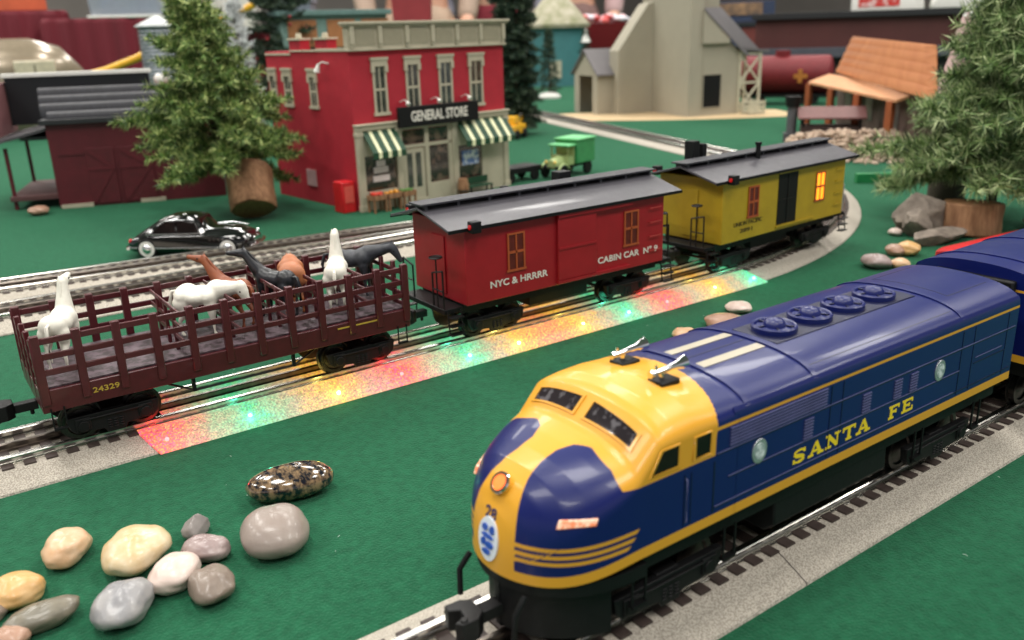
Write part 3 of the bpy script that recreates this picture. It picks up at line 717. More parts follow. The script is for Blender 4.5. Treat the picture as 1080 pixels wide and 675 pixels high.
for xx in(X0,X1):
    b=MB()
    for i in range(5):
        y=Y0+(Y1-Y0)*i/4;b.box(xx-.12,xx+.12,y-.12,y+.12,3.6,6.9)
    for z in(4.5,5.1,5.75,6.4):b.box(xx-.06,xx+.06,Y0,Y1,z-.13,z+.13)
    b.build('slatted_end',M_sc,SC,world=True,bevel=.03,seg=1)
for xx in(10.4,13.3,15.9,18.1,20.6):
    b=MB()
    for z in(5.2,5.9,6.6):b.box(xx-.06,xx+.06,Y0+.15,Y1-.15,z-.11,z+.11)
    for y in(44.5,45.95,47.4):b.box(xx-.09,xx+.09,y-.1,y+.1,4.3,6.65)
    b.build('divider',M_sc,SC,world=True,bevel=.03,seg=1)
for T in(6.7,20.2): truck(SC,T,45.95,2.9,2.3,wr=.85)
coupler(SC,X0,45.95,2.75,-1,1.7);coupler(SC,X1,45.95,2.75,1,1.2)
M_gold=mat('gold_print',(190,160,60),.5)
b=MB()
b.text('24329',(5.88,Y0-.06,3.7),(1,0,0),(0,0,1),.26,width=1.2,bold=.01);b.build('car_number',M_gold,SC,world=True)
b=MB();b.box(18.6,21.4,Y0-.075,Y0-.045,4.0,4.08);b.build('gold_line',M_gold,SC,world=True)
b=MB()
b.tube([(9.2,Y0+.3,3.2),(10.6,Y0+.3,2.45),(16,Y0+.3,2.45),(17.5,Y0+.3,3.2)],.06,6)
for x in(10.6,16):b.box(x-.08,x+.08,Y0+.2,Y0+.4,2.4,3.3)
b.build('truss_rod',M_black,SC,world=True,smooth=60)
for s in(Y0-.1,Y1+.1):
    for x in(X0+.5,X1-.5):b=MB();b.box(x-.3,x+.3,s-.1,s+.1,2.3,2.4);b.bar((x-.28,s,2.3),(x-.28,s,3.4),.06);b.bar((x+.28,s,2.3),(x+.28,s,3.4),.06);b.build('step',M_black,SC,world=True)
# ------------------------------------------------------------------ toy horses (axis: +x = front)
def horse(name,label,x,y,z,yaw,m,k=1.,neck=60,turn=0,cat='toy horse',mane=None,bulk=1,grp='toy horses in the stock car',tail=True,head=-35,mm=None):
    o=thing(name,label,cat,(x,y,z),yaw,grp);k*=1.06;bulk*=1.22;o.scale=(k,k,k)
    n=R(neck);t=R(turn);nd=Vector((math.cos(n)*math.cos(t),math.cos(n)*math.sin(t),math.sin(n)));q_=bulk**.5
    b=MB()
    for c_,r_ in(((-.72,0,1.95),(.50,.42*bulk,.50)),((-.1,0,1.88),(.75,.40*bulk,.46)),((.55,0,1.92),(.50,.42*bulk,.52)),((.82,0,2.05),(.34,.34*q_,.42))): b.ell(c_,r_,18,12)
    p=Vector((.82,0,2.12));pts=[(p,.36*q_)]+[(p+nd*a_,r_*q_) for a_,r_ in((.45,.29),(.9,.225),(1.3,.19))];limb(b,pts)
    hp=pts[-1][0];ha=R(head);hd=Vector((math.cos(ha)*math.cos(t),math.cos(ha)*math.sin(t),math.sin(ha)))
    limb(b,[(hp,.2*q_),(hp+hd*.3,.185*q_),(hp+hd*.62,.13*q_),(hp+hd*.8,.115*q_)])
    V=[None]*3+[tuple(p)]
    sd=Vector((-math.sin(t),math.cos(t),0))
    for s in(-1,1):
        b.cyl(hp+sd*s*.11+Vector((0,0,.08)),hp+sd*s*.13+Vector((0,0,.42)),.075,.02,n=8)
        y_=s*.25*bulk
        limb(b,[((.62,y_,1.6),.2*q_),((.66,y_,1.1),.13*q_),((.68,y_,.72),.10),((.68,y_,.22),.07),((.70,y_,.09),.10),((.76,y_,.04),.10)],10)
        limb(b,[((-.8,y_,1.65),.27*q_),((-.66,y_,1.15),.16*q_),((-.98,y_,.74),.10),((-.92,y_,.22),.07),((-.9,y_,.09),.10),((-.84,y_,.04),.10)],10)
    fb=fuse(b);fb.build('body',m,o,smooth=180,weld=False)
    for s in(-1,1):
        b=MB();b.ell(hp+hd*.26+sd*s*.175*q_+Vector((0,0,.05)),(.045,.045,.045),8,6);b.build('eye',M_black,o,smooth=60)
    mm=mm or m
    b=MB();pts=[Vector(V[3])+nd*q*.9+nd*.12+Vector((-.22*math.sin(n),0,.22*math.cos(n)))for q in(0,.35,.7,1.05,1.35)]
    b.tube([p_-Vector((-.22*math.sin(n),0,.22*math.cos(n)))*-.15 for p_ in pts],[.02,.05,.06,.05,.02],8);b.build('mane',mm,o,smooth=60)
    if tail:
        b=MB();b.tube([(-1.05,0,2.15),(-1.4,0,2.1),(-1.55,0,1.6),(-1.5,0,1.0),(-1.48,0,.6)],[.05,.08,.09,.07,.02],8);b.build('tail',mm,o,smooth=60)
    return o
Mh=[mat('horse_white',(232,228,216),.45,var=.06,vs=3,bump=.01,bs=4),mat('horse_brown',(150,84,52),.5,col2=(120,62,40),vs=1.2,bump=.01,bs=4),mat('horse_black',(24,25,29),.35,vs=2,col2=(48,50,56),bump=.01,bs=4),mat('horse_tan',(170,104,66),.5,var=.15,bump=.01,bs=4),mat('horse_charcoal',(32,34,40),.5,col2=(62,64,72),vs=2.2,bump=.01,bs=5)]
zf=4.41
horse('toy_horse','white toy horse standing alone at the left end of the stock car',5.4,46.0,zf,62,Mh[0],1.08,74,0,head=10,bulk=1.15)
horse('toy_goat','white shaggy toy animal with lowered head behind the maroon slats',12.4,46.3,zf,-38,Mh[0],1.05,10,-10,cat='toy animal',bulk=1.8,head=-70)
horse('toy_horse','orange brown toy horse with neck stretched up beside the white shaggy animal',14.2,46.6,zf,112,Mh[1],1.05,58,25,head=10)
horse('toy_horse','black toy horse with neck stretched up to the left',16.6,46.4,zf,118,Mh[2],1.08,55,25,head=0)
horse('toy_horse','tan brown toy horse standing between the black and the upright white horse',17.9,47.2,zf,70,Mh[3],1.12,-5,0,head=-60,bulk=1.3)
horse('toy_horse','white toy horse with upright neck beside the charcoal grey horse',20.0,45.6,zf,62,Mh[0],1.12,80,0,head=5,bulk=1.1)
horse('toy_horse','charcoal grey toy horse with lowered head at the stock car right end',21.8,47.2,zf+.1,-38,Mh[4],1.12,14,0,head=-60,bulk=1.25)
# ================================================================== cabooses
def caboose(label,x,y,rz,body,roof,text,yellow):
    """local frame: x along the car from its middle, y across, z up"""
    o=thing('caboose',label,'caboose',(x,y,0),rz,'cars of the rear train');L2=8.35;W=3.1
    b=MB();b.box(-L2,L2,-W,W,3.6,8.55);b.build('body',body,o,bevel=.05)
    # roof: shallow gable with overhang
    b=MB();top=9.3;X=L2+1.35
    b.prism([(-W-.42,8.38),(0,top-.0),(W+.42,8.38),(W+.42,8.55),(0,top+.17),(-W-.42,8.55)],-X,X,'x');b.build('roof',roof,o,bevel=.03)
    b=MB();
    b.box(-X-.15,X+.15,-.75,.75,9.62,9.74);
    for k in range(9): b.box(-X+.3+k*(2*X-.6)/8-.1,-X+.3+k*(2*X-.6)/8+.1,-.6,.6,9.25,9.62)
    b.build('roof_walk',M_roofd,o,bevel=.02)
    b=MB();b.box(-X,X,-W-.45,-W-.38,8.35,8.56);b.box(-X,X,W+.38,W+.45,8.35,8.56);b.build('eave_trim',M_black,o)
    # markers
    for sx in(-1,):
        for s in(-1,1):
            b=MB();b.box(sx*(L2-.35)-.32,sx*(L2-.35)+.32,s*(W+.62)-.3,s*(W+.62)+.3,8.25,8.95);lp=b.build('marker_lamp',M_black,o,bevel=.05)
            b=MB();b.cyl((sx*(L2-.05),s*(W+.62),8.62),(sx*(L2+.04),s*(W+.62),8.62),.15,n=14);b.cyl((sx*(L2-.7),s*(W+.62),8.62),(sx*(L2-.74),s*(W+.62),8.62),.15,n=14);q=b.build('marker_lens',M_redlens,o,smooth=40);q.parent=lp
    if yellow:
        b=MB();b.cyl((-1.2,-.9,9.0),(-1.2,-.9,10.3),.2,n=14);b.cyl((-1.2,-.9,10.3),(-1.2,-.9,10.5),.28,n=14);b.build('stove_pipe',M_black,o,smooth=40)
        b=MB();b.box(-6.6,-5.8,1.3,2.2,9.1,10.9);b.box(-5.4,-4.9,1.3,2.0,9.1,10.6);b.build('chimney',M_black,o,bevel=.05)
    else:
        b=MB();b.box(2.4,3.5,1.2,2.1,9.1,10.1);b.build('chimney',M_black,o,bevel=.05)
        b=MB();b.box(-2.4,-1.9,1.2,1.6,9.1,9.7);b.build('roof_vent',M_black,o,bevel=.05)
    # sides
    for s in(-1,1):
        yy=s*(W+.03)
        if yellow:
            b=MB();b.box(-1.35,1.3,min(yy,yy-s*.06),max(yy,yy-s*.06)+.001,4.05,8.15);b.build('side_door',M_black,o)
            b=MB();b.box(-1.45,4.1,min(yy,yy+s*.14),max(yy,yy+s*.14),8.18,8.4);b.box(-1.45,3.9,min(yy,yy+s*.1),max(yy,yy+s*.1),3.85,4.0);b.build('door_rail',body,o)
            b=MB()
            for xx in(-.02,): b.box(xx-.05,xx+.05,min(yy,yy+s*.05),max(yy,yy+s*.05),4.1,8.1);b.box(-1.3,1.25,min(yy,yy+s*.04),max(yy,yy+s*.04),6.0,6.08)
            b.build('door_bar',M_black2,o)
        else:
            b=MB();b.box(-1.35,1.9,min(yy,yy+s*.20),max(yy,yy+s*.20),3.95,8.12);b.build('side_door',body,o,bevel=.03)
            b=MB();b.box(-1.4,5.0,min(yy,yy+s*.32),max(yy,yy+s*.32),8.13,8.34);b.box(-1.4,5.0,min(yy,yy+s*.24),max(yy,yy+s*.24),3.74,3.93)
            b.box(-1.3,1.85,min(yy+s*.2,yy+s*.27),max(yy+s*.2,yy+s*.27),6.0,6.14);b.build('door_rail',body,o)
        for xw,lit in((-4.6,.25),(5.2 if not yellow else 4.6,.25 if not yellow else 3.2)):
            f=MB();a0,a1,z0,z1=xw-.55,xw+.55,5.35,7.55
            y0_,y1_=min(yy,yy+s*.07),max(yy,yy+s*.07)
            f.box(a0-.12,a0,y0_,y1_,z0,z1);f.box(a1,a1+.12,y0_,y1_,z0,z1);f.box(a0-.12,a1+.12,y0_,y1_,z1,z1+.12);f.box(a0-.2,a1+.2,y0_,y1_+.0,z0-.14,z0)
            f.box(xw-.05,xw+.05,y0_,y1_-.01 if s<0 else y1_-.01,z0,z1);f.box(a0,a1,y0_,y1_-.012,(z0+z1)/2-.08,(z0+z1)/2+.08)
            wf=f.build('window_frame',M_wframe,o)
            f=MB();f.box(a0,a1,min(yy-s*.01,yy+s*.02),max(yy-s*.01,yy+s*.02),z0,z1);q=f.build('window_pane',M_lit if lit>1 else M_dim,o);q.parent=wf
        b=MB()
        for z in(4.6,5.6,6.6,7.6): b.tube([(L2-1.5,yy,z),(L2-1.5,yy+s*.15,z),(L2-.4,yy+s*.15,z),(L2-.4,yy,z)],.035,6)
        b.build('grab_rail',M_trim if not yellow else body,o,smooth=60)
    # end doors
    for sx in(-1,1):
        xx=sx*(L2+.03);b=MB();b.box(min(xx,xx+sx*.06),max(xx,xx+sx*.06),-.8,.8,3.9,7.6);b.build('end_door',body,o,bevel=.02)
        b=MB();x2=sx*(L2+1.35);b.box(min(sx*L2,x2),max(sx*L2,x2),-2.6,2.6,3.2,3.5);b.build('platform',M_black,o,bevel=.03)
        xr=x2-sx*.1;mr_=M_black2 if not(yellow and sx>0) else M_whiterail
        for s in(-1,1):
            b=MB()
            for yq in(2.4,1.2):b.cyl((xr,s*yq,3.5),(xr,s*yq,5.6 if yq<2 else 5.9),.06,n=8)
            b.tube([(xr,s*2.4,5.9),(xr,s*1.2,5.6)],.06,6);b.tube([(xr,s*2.4,4.6),(xr,s*1.2,4.6)],.05,6)
            b.build('platform_rail',mr_,o,smooth=40)
            b=MB();xa,xb=sorted((sx*(L2+.25),sx*(L2+1.2)))
            for q in range(3): b.box(xa,xb,s*2.9-.25,s*2.9+.25,1.9+q*.55,1.97+q*.55)
            b.bar((xa,s*2.9,1.9),(xa,s*2.7,3.4),.07);b.bar((xb,s*2.9,1.9),(xb,s*2.7,3.4),.07)
            b.build('step',M_black2,o)
        b=MB();b.cyl((xr,-1.7,3.5),(xr,-1.7,6.6),.05,n=8);b.lathe([(.4,6.6),(.44,6.65),(.4,6.7),(.34,6.65)],(xr,-1.7,0),16);b.build('brake_wheel',M_black2,o,smooth=40)
        coupler(o,sx*(L2+1.2),0,2.75,sx,1.4,local=True)
    b=MB();b.box(-L2+.1,L2-.1,-2.5,2.5,3.0,3.58);b.box(-2.5,2.5,-1.6,1.6,2.1,3.0);b.build('underframe',M_black,o)
    for T in(-5.7,5.7):truck(o,T,0,2.9,2.25,wr=.85,local=True)
    for t,xa,z,w_,h,m in text:
        b=MB();b.text(t,(xa,-W-.012,z),(1,0,0),(0,0,1),h,width=w_,bold=.018,depth=.03);b.build('lettering',m,o)
    return o
M_roofg=mat('grey_roof',(74,72,78),.42,var=.10,vs=.8,coat=.1);M_roofd=mat('dark_roof_walk',(52,52,58),.55,var=.1)
M_red=mat('caboose_red',(158,24,34),.45,var=.08,vs=.8,bump=.004,bs=9);M_ylw=mat('caboose_yellow',(180,150,34),.45,var=.08,vs=.8,bump=.004,bs=9)
M_groover=mat('red_groove',(104,18,24),.6);M_groovey=mat('yellow_groove',(138,112,26),.6)
M_redlens=mat('red_lens',(200,30,34),.15,coat=.8,emit=(255,40,40),es=.03)
M_lit=mat('window_lit',(255,170,60),.4,vs=1.5,emit=(255,138,24),es=1.9);M_dim=mat('window_dim',(96,30,24),.4,vs=2,var=.3);M_wframe=mat('window_frame_orange',(176,84,44),.5)
M_trim=mat('trim_red',(176,60,56),.4);M_whiterail=mat('pale_rail',(170,172,176),.4)
M_wl=mat('white_letters',(232,226,216),.5);M_bl=mat('black_letters',(70,58,20),.5)
caboose('red wooden caboose lettered in white, between the stock car and the yellow caboose',35.5,45.95,0,M_red,M_roofg,
  [('NYC & HRRRR',-6.6,4.42,4.5,.42,M_wl),('CABIN CAR  N° 9',2.2,4.42,5.6,.42,M_wl)],False)
caboose('mustard yellow caboose with a black side door and an orange lit window',58.4,46.62,3.4,M_ylw,M_roofg,
  [('UNION PACIFIC',-6.9,4.75,3.6,.32,M_bl),('2891',-6.1,4.2,1.6,.30,M_bl)],True)
# ================================================================== general store (local: x along the front, y into the depth)
M_sred=mat('store_red',(172,32,48),.7,var=.07,vs=.6,bump=.006,bs=5)
M_stan=mat('store_tan',(184,176,154),.65,var=.06,vs=.8)
M_stan2=mat('store_tan_dark',(160,152,130),.65,var=.06)
M_aw=mat('awning_green',(22,66,42),.6);M_awy=mat('awning_cream',(232,232,190),.6)
ST_=thing('general_store','red two storey general store with tan cornice and green striped awnings','store',(44.0,91.4,0),6.8)
Wd,Dp=23.3,19.4
b=MB();b.box(.12,Wd-.12,.35,Dp,0,17.95);b.build('wall',M_sred,ST_,bevel=.03)
b=MB();b.box(.3,Wd-.3,1,Dp-.3,17.3,17.5);b.build('roof',mat('roof_tar',(58,56,56),.9),ST_)
# parapets on the sides, stepping
b=MB()
for x in(0.0,Wd-.3):
    b.box(x,x+.3,.4,7.0,17.9,18.25);b.box(x-.05,x+.35,7.0,13.0,17.9,18.1);b.box(x,x+.3,13,Dp,17.5,17.75)
b.build('coping',M_stan,ST_,bevel=.03)
for y0 in(4.6,10.6):
    for x in(.15,Wd-1.5):
        b=MB();b.box(x,x+1.3,y0,y0+2.6,17.9,19.2);c_=b.build('chimney',M_sred,ST_,bevel=.03)
        b=MB();b.box(x-.15,x+1.45,y0-.15,y0+2.75,19.2,19.45);b.cyl((x+.65,y0+1.3,19.45),(x+.65,y0+1.3,20.0),.42,.3,n=10);q=b.build('chimney_cap',M_stan,ST_,bevel=.03);q.parent=c_
# cornice
b=MB();b.box(0,Wd,.0,.9,17.95,20.5);b.box(-.25,Wd+.25,-.35,1.0,20.5,20.72);b.box(-.4,Wd+.4,-.55,1.05,20.72,21.0);b.box(-.08,Wd+.08,-.14,.9,17.9,18.15)
for k in range(7):
    x=.2+k*(Wd-.9)/6;b.box(x,x+.5,-.35,.1,18.6,20.5);b.box(x+.05,x+.45,-.22,.1,18.2,18.7)
b.build('cornice',M_stan,ST_,bevel=.04)
for k in range(6):
    x=.2+k*(Wd-.9)/6+.5;b=MB();b.box(x+.35,x+(Wd-.9)/6-.85,-.05,.02,18.5,20.2);b.build('cornice_panel',M_stan2,ST_)
M_cur=mat('window_dark',(30,34,34),.15,vs=.8,col2=(90,92,84),coat=.5)
def swin(x0,x1,z0,z1,y,parent,face='f',hood=True):
    """sash window: hood and sill, sashes, pane; face f = front (x along), s = left side (runs along y)"""
    f=MB();p=MB()
    if face=='s': M_=Matrix(((0,-1,0,.12),(-1,0,0,0),(0,0,1,0),(0,0,0,1)));
    def bx(B,a0,a1,b0,b1,c0,c1):
        if face=='f':B.box(a0,a1,y+b0,y+b1,c0,c1)
        else:B.box(y+b0,y+b1,a0,a1,c0,c1)
    w=x1-x0
    if hood: bx(f,x0-.25,x1+.25,-.3,.1,z1-.05,z1+.25);bx(f,x0-.15,x1+.15,-.2,.1,z1-.75,z1-.05);bx(f,x0-.18,x0+.25,-.25,.1,z1-1.4,z1-.6);bx(f,x1-.25,x1+.18,-.25,.1,z1-1.4,z1-.6)
    bx(f,x0,x0+.28,-.1,.1,z0+.2,z1-.6);bx(f,x1-.28,x1,-.1,.1,z0+.2,z1-.6);bx(f,x0-.15,x1+.15,-.25,.1,z0-.1,z0+.25)
    zm=(z0+z1-.5)/2;bx(f,x0+.28,x1-.28,-.05,.1,zm-.13,zm+.13);bx(f,(x0+x1)/2-.07,(x0+x1)/2+.07,-.04,.09,z0+.2,z1-.7)
    wf=f.build('window',M_stan,parent);bx(p,x0+.28,x1-.28,-.02,.12,z0+.2,z1-.7);q=p.build('pane',M_cur,parent);q.parent=wf
    return wf
for x0,x1 in((3.1,5.0),(7.7,9.7),(12.6,14.7),(17.4,19.6)): swin(x0,x1,10.8,16.9,.33,ST_)
for y0,y1 in((7.5,9.2),(13.4,15.3),(17.2,18.9)): swin(y0,y1,11.5,15.8,.10,ST_,'s')
b=MB();b.box(.0,.1,9.7,11.9,2,4.0);b.build('wall_sign',mat('sign_faded',(190,150,150),.7),ST_)
# ground floor front
b=MB();b.box(0,Wd,-.25,.35,9.25,9.75);b.box(-.1,Wd+.1,-.45,.35,9.75,9.95)
for x in(0,5.4,13.9,22.4): b.box(x,x+.85,-.2,.34,0,9.25);b.box(x-.1,x+.95,-.3,.34,0,.7);b.box(x-.08,x+.93,-.28,.34,8.6,9.0)
b.box(.85,5.4,-.05,.34,0,2.2);b.box(14.75,18.7,-.05,.34,0,1.9);b.box(18.7,22.4,-.05,.34,0,9.25)
b.box(.85,5.4,-.03,.34,6.3,9.25);b.box(14.75,18.7,-.03,.34,6.1,9.25)
b.box(6.25,13.9,-.02,.34,8.8,9.25);b.box(6.25,13.9,-.04,.34,6.6,7.0);b.box(6.25,13.9,-.04,.34,0,.5)
b.box(9.7,10.3,-.05,.34,.5,8.8);b.box(13.3,13.9,-.04,.34,.5,8.8);b.box(10.3,13.3,-.03,.34,.5,2.1)
b.build('shop_front',M_stan,ST_,bevel=.03)
b=MB();b.box(6.45,9.55,.05,.3,.5,6.5);dr=b.build('door',M_stan,ST_,bevel=.03)
for x in(6.95,8.25):
    b=MB();b.box(x,x+.75,-.0,.1,1.9,6.0);q=b.build('door_pane',M_cur,ST_);q.parent=dr
for x0,x1,z0,z1 in((6.35,9.6,7.1,8.7),(10.4,13.2,7.1,8.7),(10.4,13.2,2.2,6.5),(.95,5.3,2.3,6.3),(14.85,18.6,2.0,6.1)):
    b=MB();b.box(x0,x1,.1,.3,z0,z1);b.build('shop_window',mat('shop_glass',(46,38,34),.12,vs=.7,col2=(104,84,72),coat=.6,thr=(.5,.62)),ST_)
b=MB();b.box(19.6,20.6,-.0,.1,3.3,4.6);b.build('letter_slot',M_black,ST_) if False else None
def awning(x0,x1):
    n=7 if x1-x0<6 else 11;aw=None
    b=MB();c=MB()
    for k in range(n):
        u_=(x1-x0)/(n+.0);a=x0+u_*k-(.14*u_ if k%2==0 and k else -.14*u_ if k%2 else 0);e=x0+u_*(k+1)+(.14*u_ if k%2==0 and k<n-1 else -.14*u_ if k%2 else 0);t=c if k%2 else b
        t.prism([(-.05,9.1),(-2.0,6.85),(-2.0,6.15),(-1.93,6.15),(-1.93,6.82),(-.05,9.0)],a,e,'x')
    aw=b.build('awning',M_aw,ST_);q=c.build('awning_stripes',M_awy,ST_);q.parent=aw
awning(.9,5.5);awning(14.7,22.9)
b=MB();b.box(5.5,17.6,-1.0,-.5,9.15,11.5);sg=b.build('store_sign',M_black,ST_,bevel=.05)
b=MB();b.text('GENERAL STORE',(7.2,-1.02,9.8),(1,0,0),(0,0,1),1.15,width=8.6,bold=.02,depth=.04);q=b.build('sign_lettering',M_wl,ST_);q.parent=sg
for x in(6.6,11.2,15.9):
    b=MB();b.tube([(x,.3,12.0),(x,-.7,12.3),(x,-1.2,12.1)],.06,6);b.cyl((x,-1.2,12.15),(x,-1.45,11.8),.12,.3,n=10);b.build('sign_lamp',M_white,ST_,smooth=40)
b=MB();b.box(14.95+.5,18.1,-.06,.08,3.6,5.4);ws=b.build('window_poster',mat('poster_blue',(90,120,180),.4,vs=1.6,col2=(225,230,238),thr=(.48,.54)),ST_)
b=MB()
for k,(w_,z) in enumerate(((1.2,5.05),(2.0,4.3),(2.3,3.3))): b.box(2.3-w_*.55+.9,2.3+w_*.45+.9,-.06,.08,z-.05,z+.62)
b.build('window_sign',mat('poster_white',(222,210,208),.5),ST_)
b=MB();b.tube([(.1,4.6,16.6),(-.6,4.8,16.8),(-.7,5.4,16.5)],.1);b.cyl((-.7,5.4,16.6),(-.9,5.6,15.7),.15,.4,n=12);b.build('wall_lamp',M_white,ST_,smooth=40)
# in front of the store
def loc(x,y,z=0):
    a=R(6.8);return(44.0+x*math.cos(a)-y*math.sin(a),91.4+x*math.sin(a)+y*math.cos(a),z)
VM=thing('drinks_machine','small red drinks machine against the side wall of the store','drinks machine',loc(-1.0,1.6),6.8)
b=MB();b.box(-.9,.9,-.8,1.2,0,3.6);b.build('cabinet',mat('machine_red',(200,30,36),.35),VM,bevel=.12);b=MB();b.box(-.6,.6,-.84,-.78,1.2,3.1);b.build('front_panel',mat('machine_panel',(222,90,80),.4),VM)
BN=thing('bench','small green bench below the right shop window','bench',loc(17.0,-1.2),6.8)
b=MB();b.box(-1.9,1.9,-.6,.5,.95,1.1);b.build('seat',M_aw,BN,bevel=.03);b=MB();b.box(-1.9,1.9,.45,.55,1.2,2.1);b.build('backrest',M_aw,BN,bevel=.03)
for x in(-1.7,1.7):
    for y in(-.5,.45):b=MB();b.box(x-.1,x+.1,y-.08,y+.08,0,.96);b.build('leg',M_black,BN)
fruit=[(200,60,40),(220,150,50),(90,130,60),(225,200,110)]
for k,(x,y) in enumerate(((1.4,-1.3),(3.4,-1.4),(5.4,-1.6))):
    o=thing('crate_stand',['leftmost brown produce crate stand before the store window','middle brown produce crate stand before the store window','rightmost brown produce crate stand beside the store door'][k],'crate stand',loc(x,y),6.8,group='produce crates before the store')
    b=MB();b.box(-.9,.9,-.7,.7,1.4,1.55)
    for q in(-1,1):b.box(-.9,.9,q*.7-.06,q*.7+.06,1.5,2.0);b.box(q*.9-.06,q*.9+.06,-.7,.7,1.5,2.0)
    b.build('tray',M_wood,o)
    for q in((-.8,-.6),(.8,-.6),(-.8,.6),(.8,.6)):b=MB();b.box(q[0]-.1,q[0]+.1,q[1]-.1,q[1]+.1,0,1.42);b.build('leg',M_wood,o)
    b=MB()
    for i in range(16):b.ell((random.uniform(-.7,.7),random.uniform(-.5,.5),1.95+random.uniform(0,.2)),(.2,.2,.2),8,6)
    b.build('produce',mat('produce_%s'%'abc'[k],fruit[k],.4,var=.3,vs=5),o,smooth=60)
o=thing('barrel','small brown barrel beside the shop door','barrel',loc(14.4,-1.2),6.8)
b=MB();b.lathe([(0,0),(.55,0),(.7,.8),(.72,1.1),(.7,1.4),(.55,2.2),(0,2.2)]);b.build('staves',M_wood,o,smooth=50);b=MB();b.lathe([(.69,.55),(.73,.6),(.73,.75),(.69,.8)]);b.build('hoop',M_black2,o,smooth=50)
# ================================================================== maroon engine shed on the left
M_mar=mat('shed_maroon',(88,17,28),.55,var=.15,vs=.6);M_mar2=mat('shed_maroon_door',(84,16,26),.6,var=.15)
SH=thing('engine_shed','dark maroon engine shed with black roof and white topped black parapet','shed',(16.95,121.0,0),-18)
b=MB();b.box(0,20,0,16,0,10.3);b.build('wall',M_mar,SH,bevel=.04)
b=MB();b.box(.2,3.9,-.25,0.02,0,.45);b.build('footing',M_stan,SH)
b=MB();b.box(9.5,12.5,-.25,.02,0,.5);b.build('footing',M_stan,SH)
b=MB();b.box(-.5,20.5,-.7,16.4,10.3,10.9);b.build('roof',mat('shed_roof',(34,34,38),.5),SH,bevel=.05)
for k in range(4):
    b=MB();y=.4+k*2.6;zo=k*.85
    b.prism([(y,10.85),(y,11.1+zo),(y+.25,11.55+zo),(y+.9,11.75+zo),(y+1.5,11.6+zo),(y+1.7,11.3+zo),(y+2.7,11.3+zo),(y+2.7,10.85)],-1.6+.4*(3-k) if k else .3,19.5,'x')
    b.build('roof_vent',mat('vent_dark',(44,44,50),.6,vs=1,stretch=(3,.3,1),var=.3),SH,bevel=.08)
b=MB();b.box(-6.0,11.8,12.6,13.4,9.5,15.6);b.build('parapet',mat('parapet_black',(20,20,24),.4),SH,bevel=.03)
b=MB();b.box(-6.3,12.1,12.3,13.9,15.6,16.1);b.build('parapet_cap',M_white,SH,bevel=.04)
b=MB();b.box(-6.7,-6.1,2,16,8.6,15.0);b.build('gable_board',mat('gable_pink',(120,78,80),.6),SH,bevel=.05)
for x0,x1 in((3.95,7.2),(7.7,11.6)):
    b=MB();b.box(x0,x1,-.18,.02,.3,7.2);d_=b.build('door',M_mar2,SH,bevel=.03)
    b=MB();b.bar((x0+.3,-.22,.6),(x1-.3,-.22,4.6),.28,.06,up=(0,1,0));b.bar((x0+.3,-.235,6.9),(x1-.3,-.235,4.6),.28,.06,up=(0,1,0));b.box(x0,x1,-.25,-.17,4.5,4.8);b.build('door_brace',M_mar,SH).parent=d_
b=MB();b.box(.9,3.9,-.12,.02,6.5,6.8);b.box(7.3,7.6,-.1,.02,.3,7.6);b.build('wall_batten',M_mar2,SH)
b=MB();b.box(-3.3,-.02,1.5,15,8.4,8.8,0,0);b.prism([(-8.4,7.6),(0,9.6),(0,9.95),(-8.4,7.95)],.2,15.6,'y');b.build('porch_roof',mat('porch_grey',(84,80,84),.6,col2=(60,56,60)),SH)
b=MB();b.box(-5.6,-.02,1,15.5,1.1,1.7);b.build('loading_dock',mat('dock_brown',(88,56,56),.7),SH,bevel=.05)
b=MB();b.box(-.25,-.02,4.5,8.5,1.8,7.0);b.build('side_door',mat('door_grey',(150,150,146),.6),SH)
for y in(1.6,14.5):b=MB();b.box(-5.4,-5.0,y,y+.4,0,7.6);b.build('porch_post',M_mar,SH)
# silo, tan camper, red draped tables with boxes
SI=thing('silo','grey corrugated metal silo behind the engine shed','silo',(48.3,183,0),0)
b=MB();pr=[(0,0)]
z=0
while z<22.4: pr+=[(3.55,z),(3.7,z+.35)];z+=.7
pr+=[(3.5,22.4),(0,22.4)];b.lathe(pr,n=36);b.build('tank',mat('silo_metal',(136,140,148),.4,metal=.6,var=.1),SI,smooth=20)
b=MB();b.lathe([(4.1,22.3),(4.1,22.5),(0.6,24.2),(0,24.4)],n=36);b.build('roof',mat('silo_roof',(196,200,200),.4),SI,smooth=30)
CA=thing('camper','rounded shiny tan camper body behind the engine shed at the left edge','camper',(24,229,0),-6)
b=MB();rs=[]
for x in[-18,-17.5,-15,-10,0,8,14,18,19.6,20]:
    k=1-max(0,(abs(x)-8)/12)**2.4 if x<20 else .05
    k=max(k,.05);rs.append([(x,9*k*math.copysign(abs(math.cos(a))**.7,math.cos(a)),10+(11.2*(k**.9))*math.copysign(abs(math.sin(a))**.75,math.sin(a))) for a in[2*PI*i/24 for i in range(24)]])
b.loft(rs);b.build('body',mat('camper_tan',(150,136,116),.25,metal=.3,var=.06,coat=.4),CA,smooth=60)
b=MB();b.box(4,12,-9.4,-8.2,13,16.5);b.build('side_window',mat('camper_panel',(200,190,165),.3),CA,bevel=.3)
b=MB();b.box(7.9,8.1,-9.5,-9.3,13.3,15.6);b.build('door_handle',M_black,CA)
for x in(-9,9):b=MB();b.cyl((x,-8.4,2.4),(x,8.4,2.4),2.4,n=24);b.build('wheel',M_black,CA,smooth=40)
M_drape=mat('drape_red',(104,14,32),.75,var=.2,vs=.12,stretch=(1.5,1.5,.05))
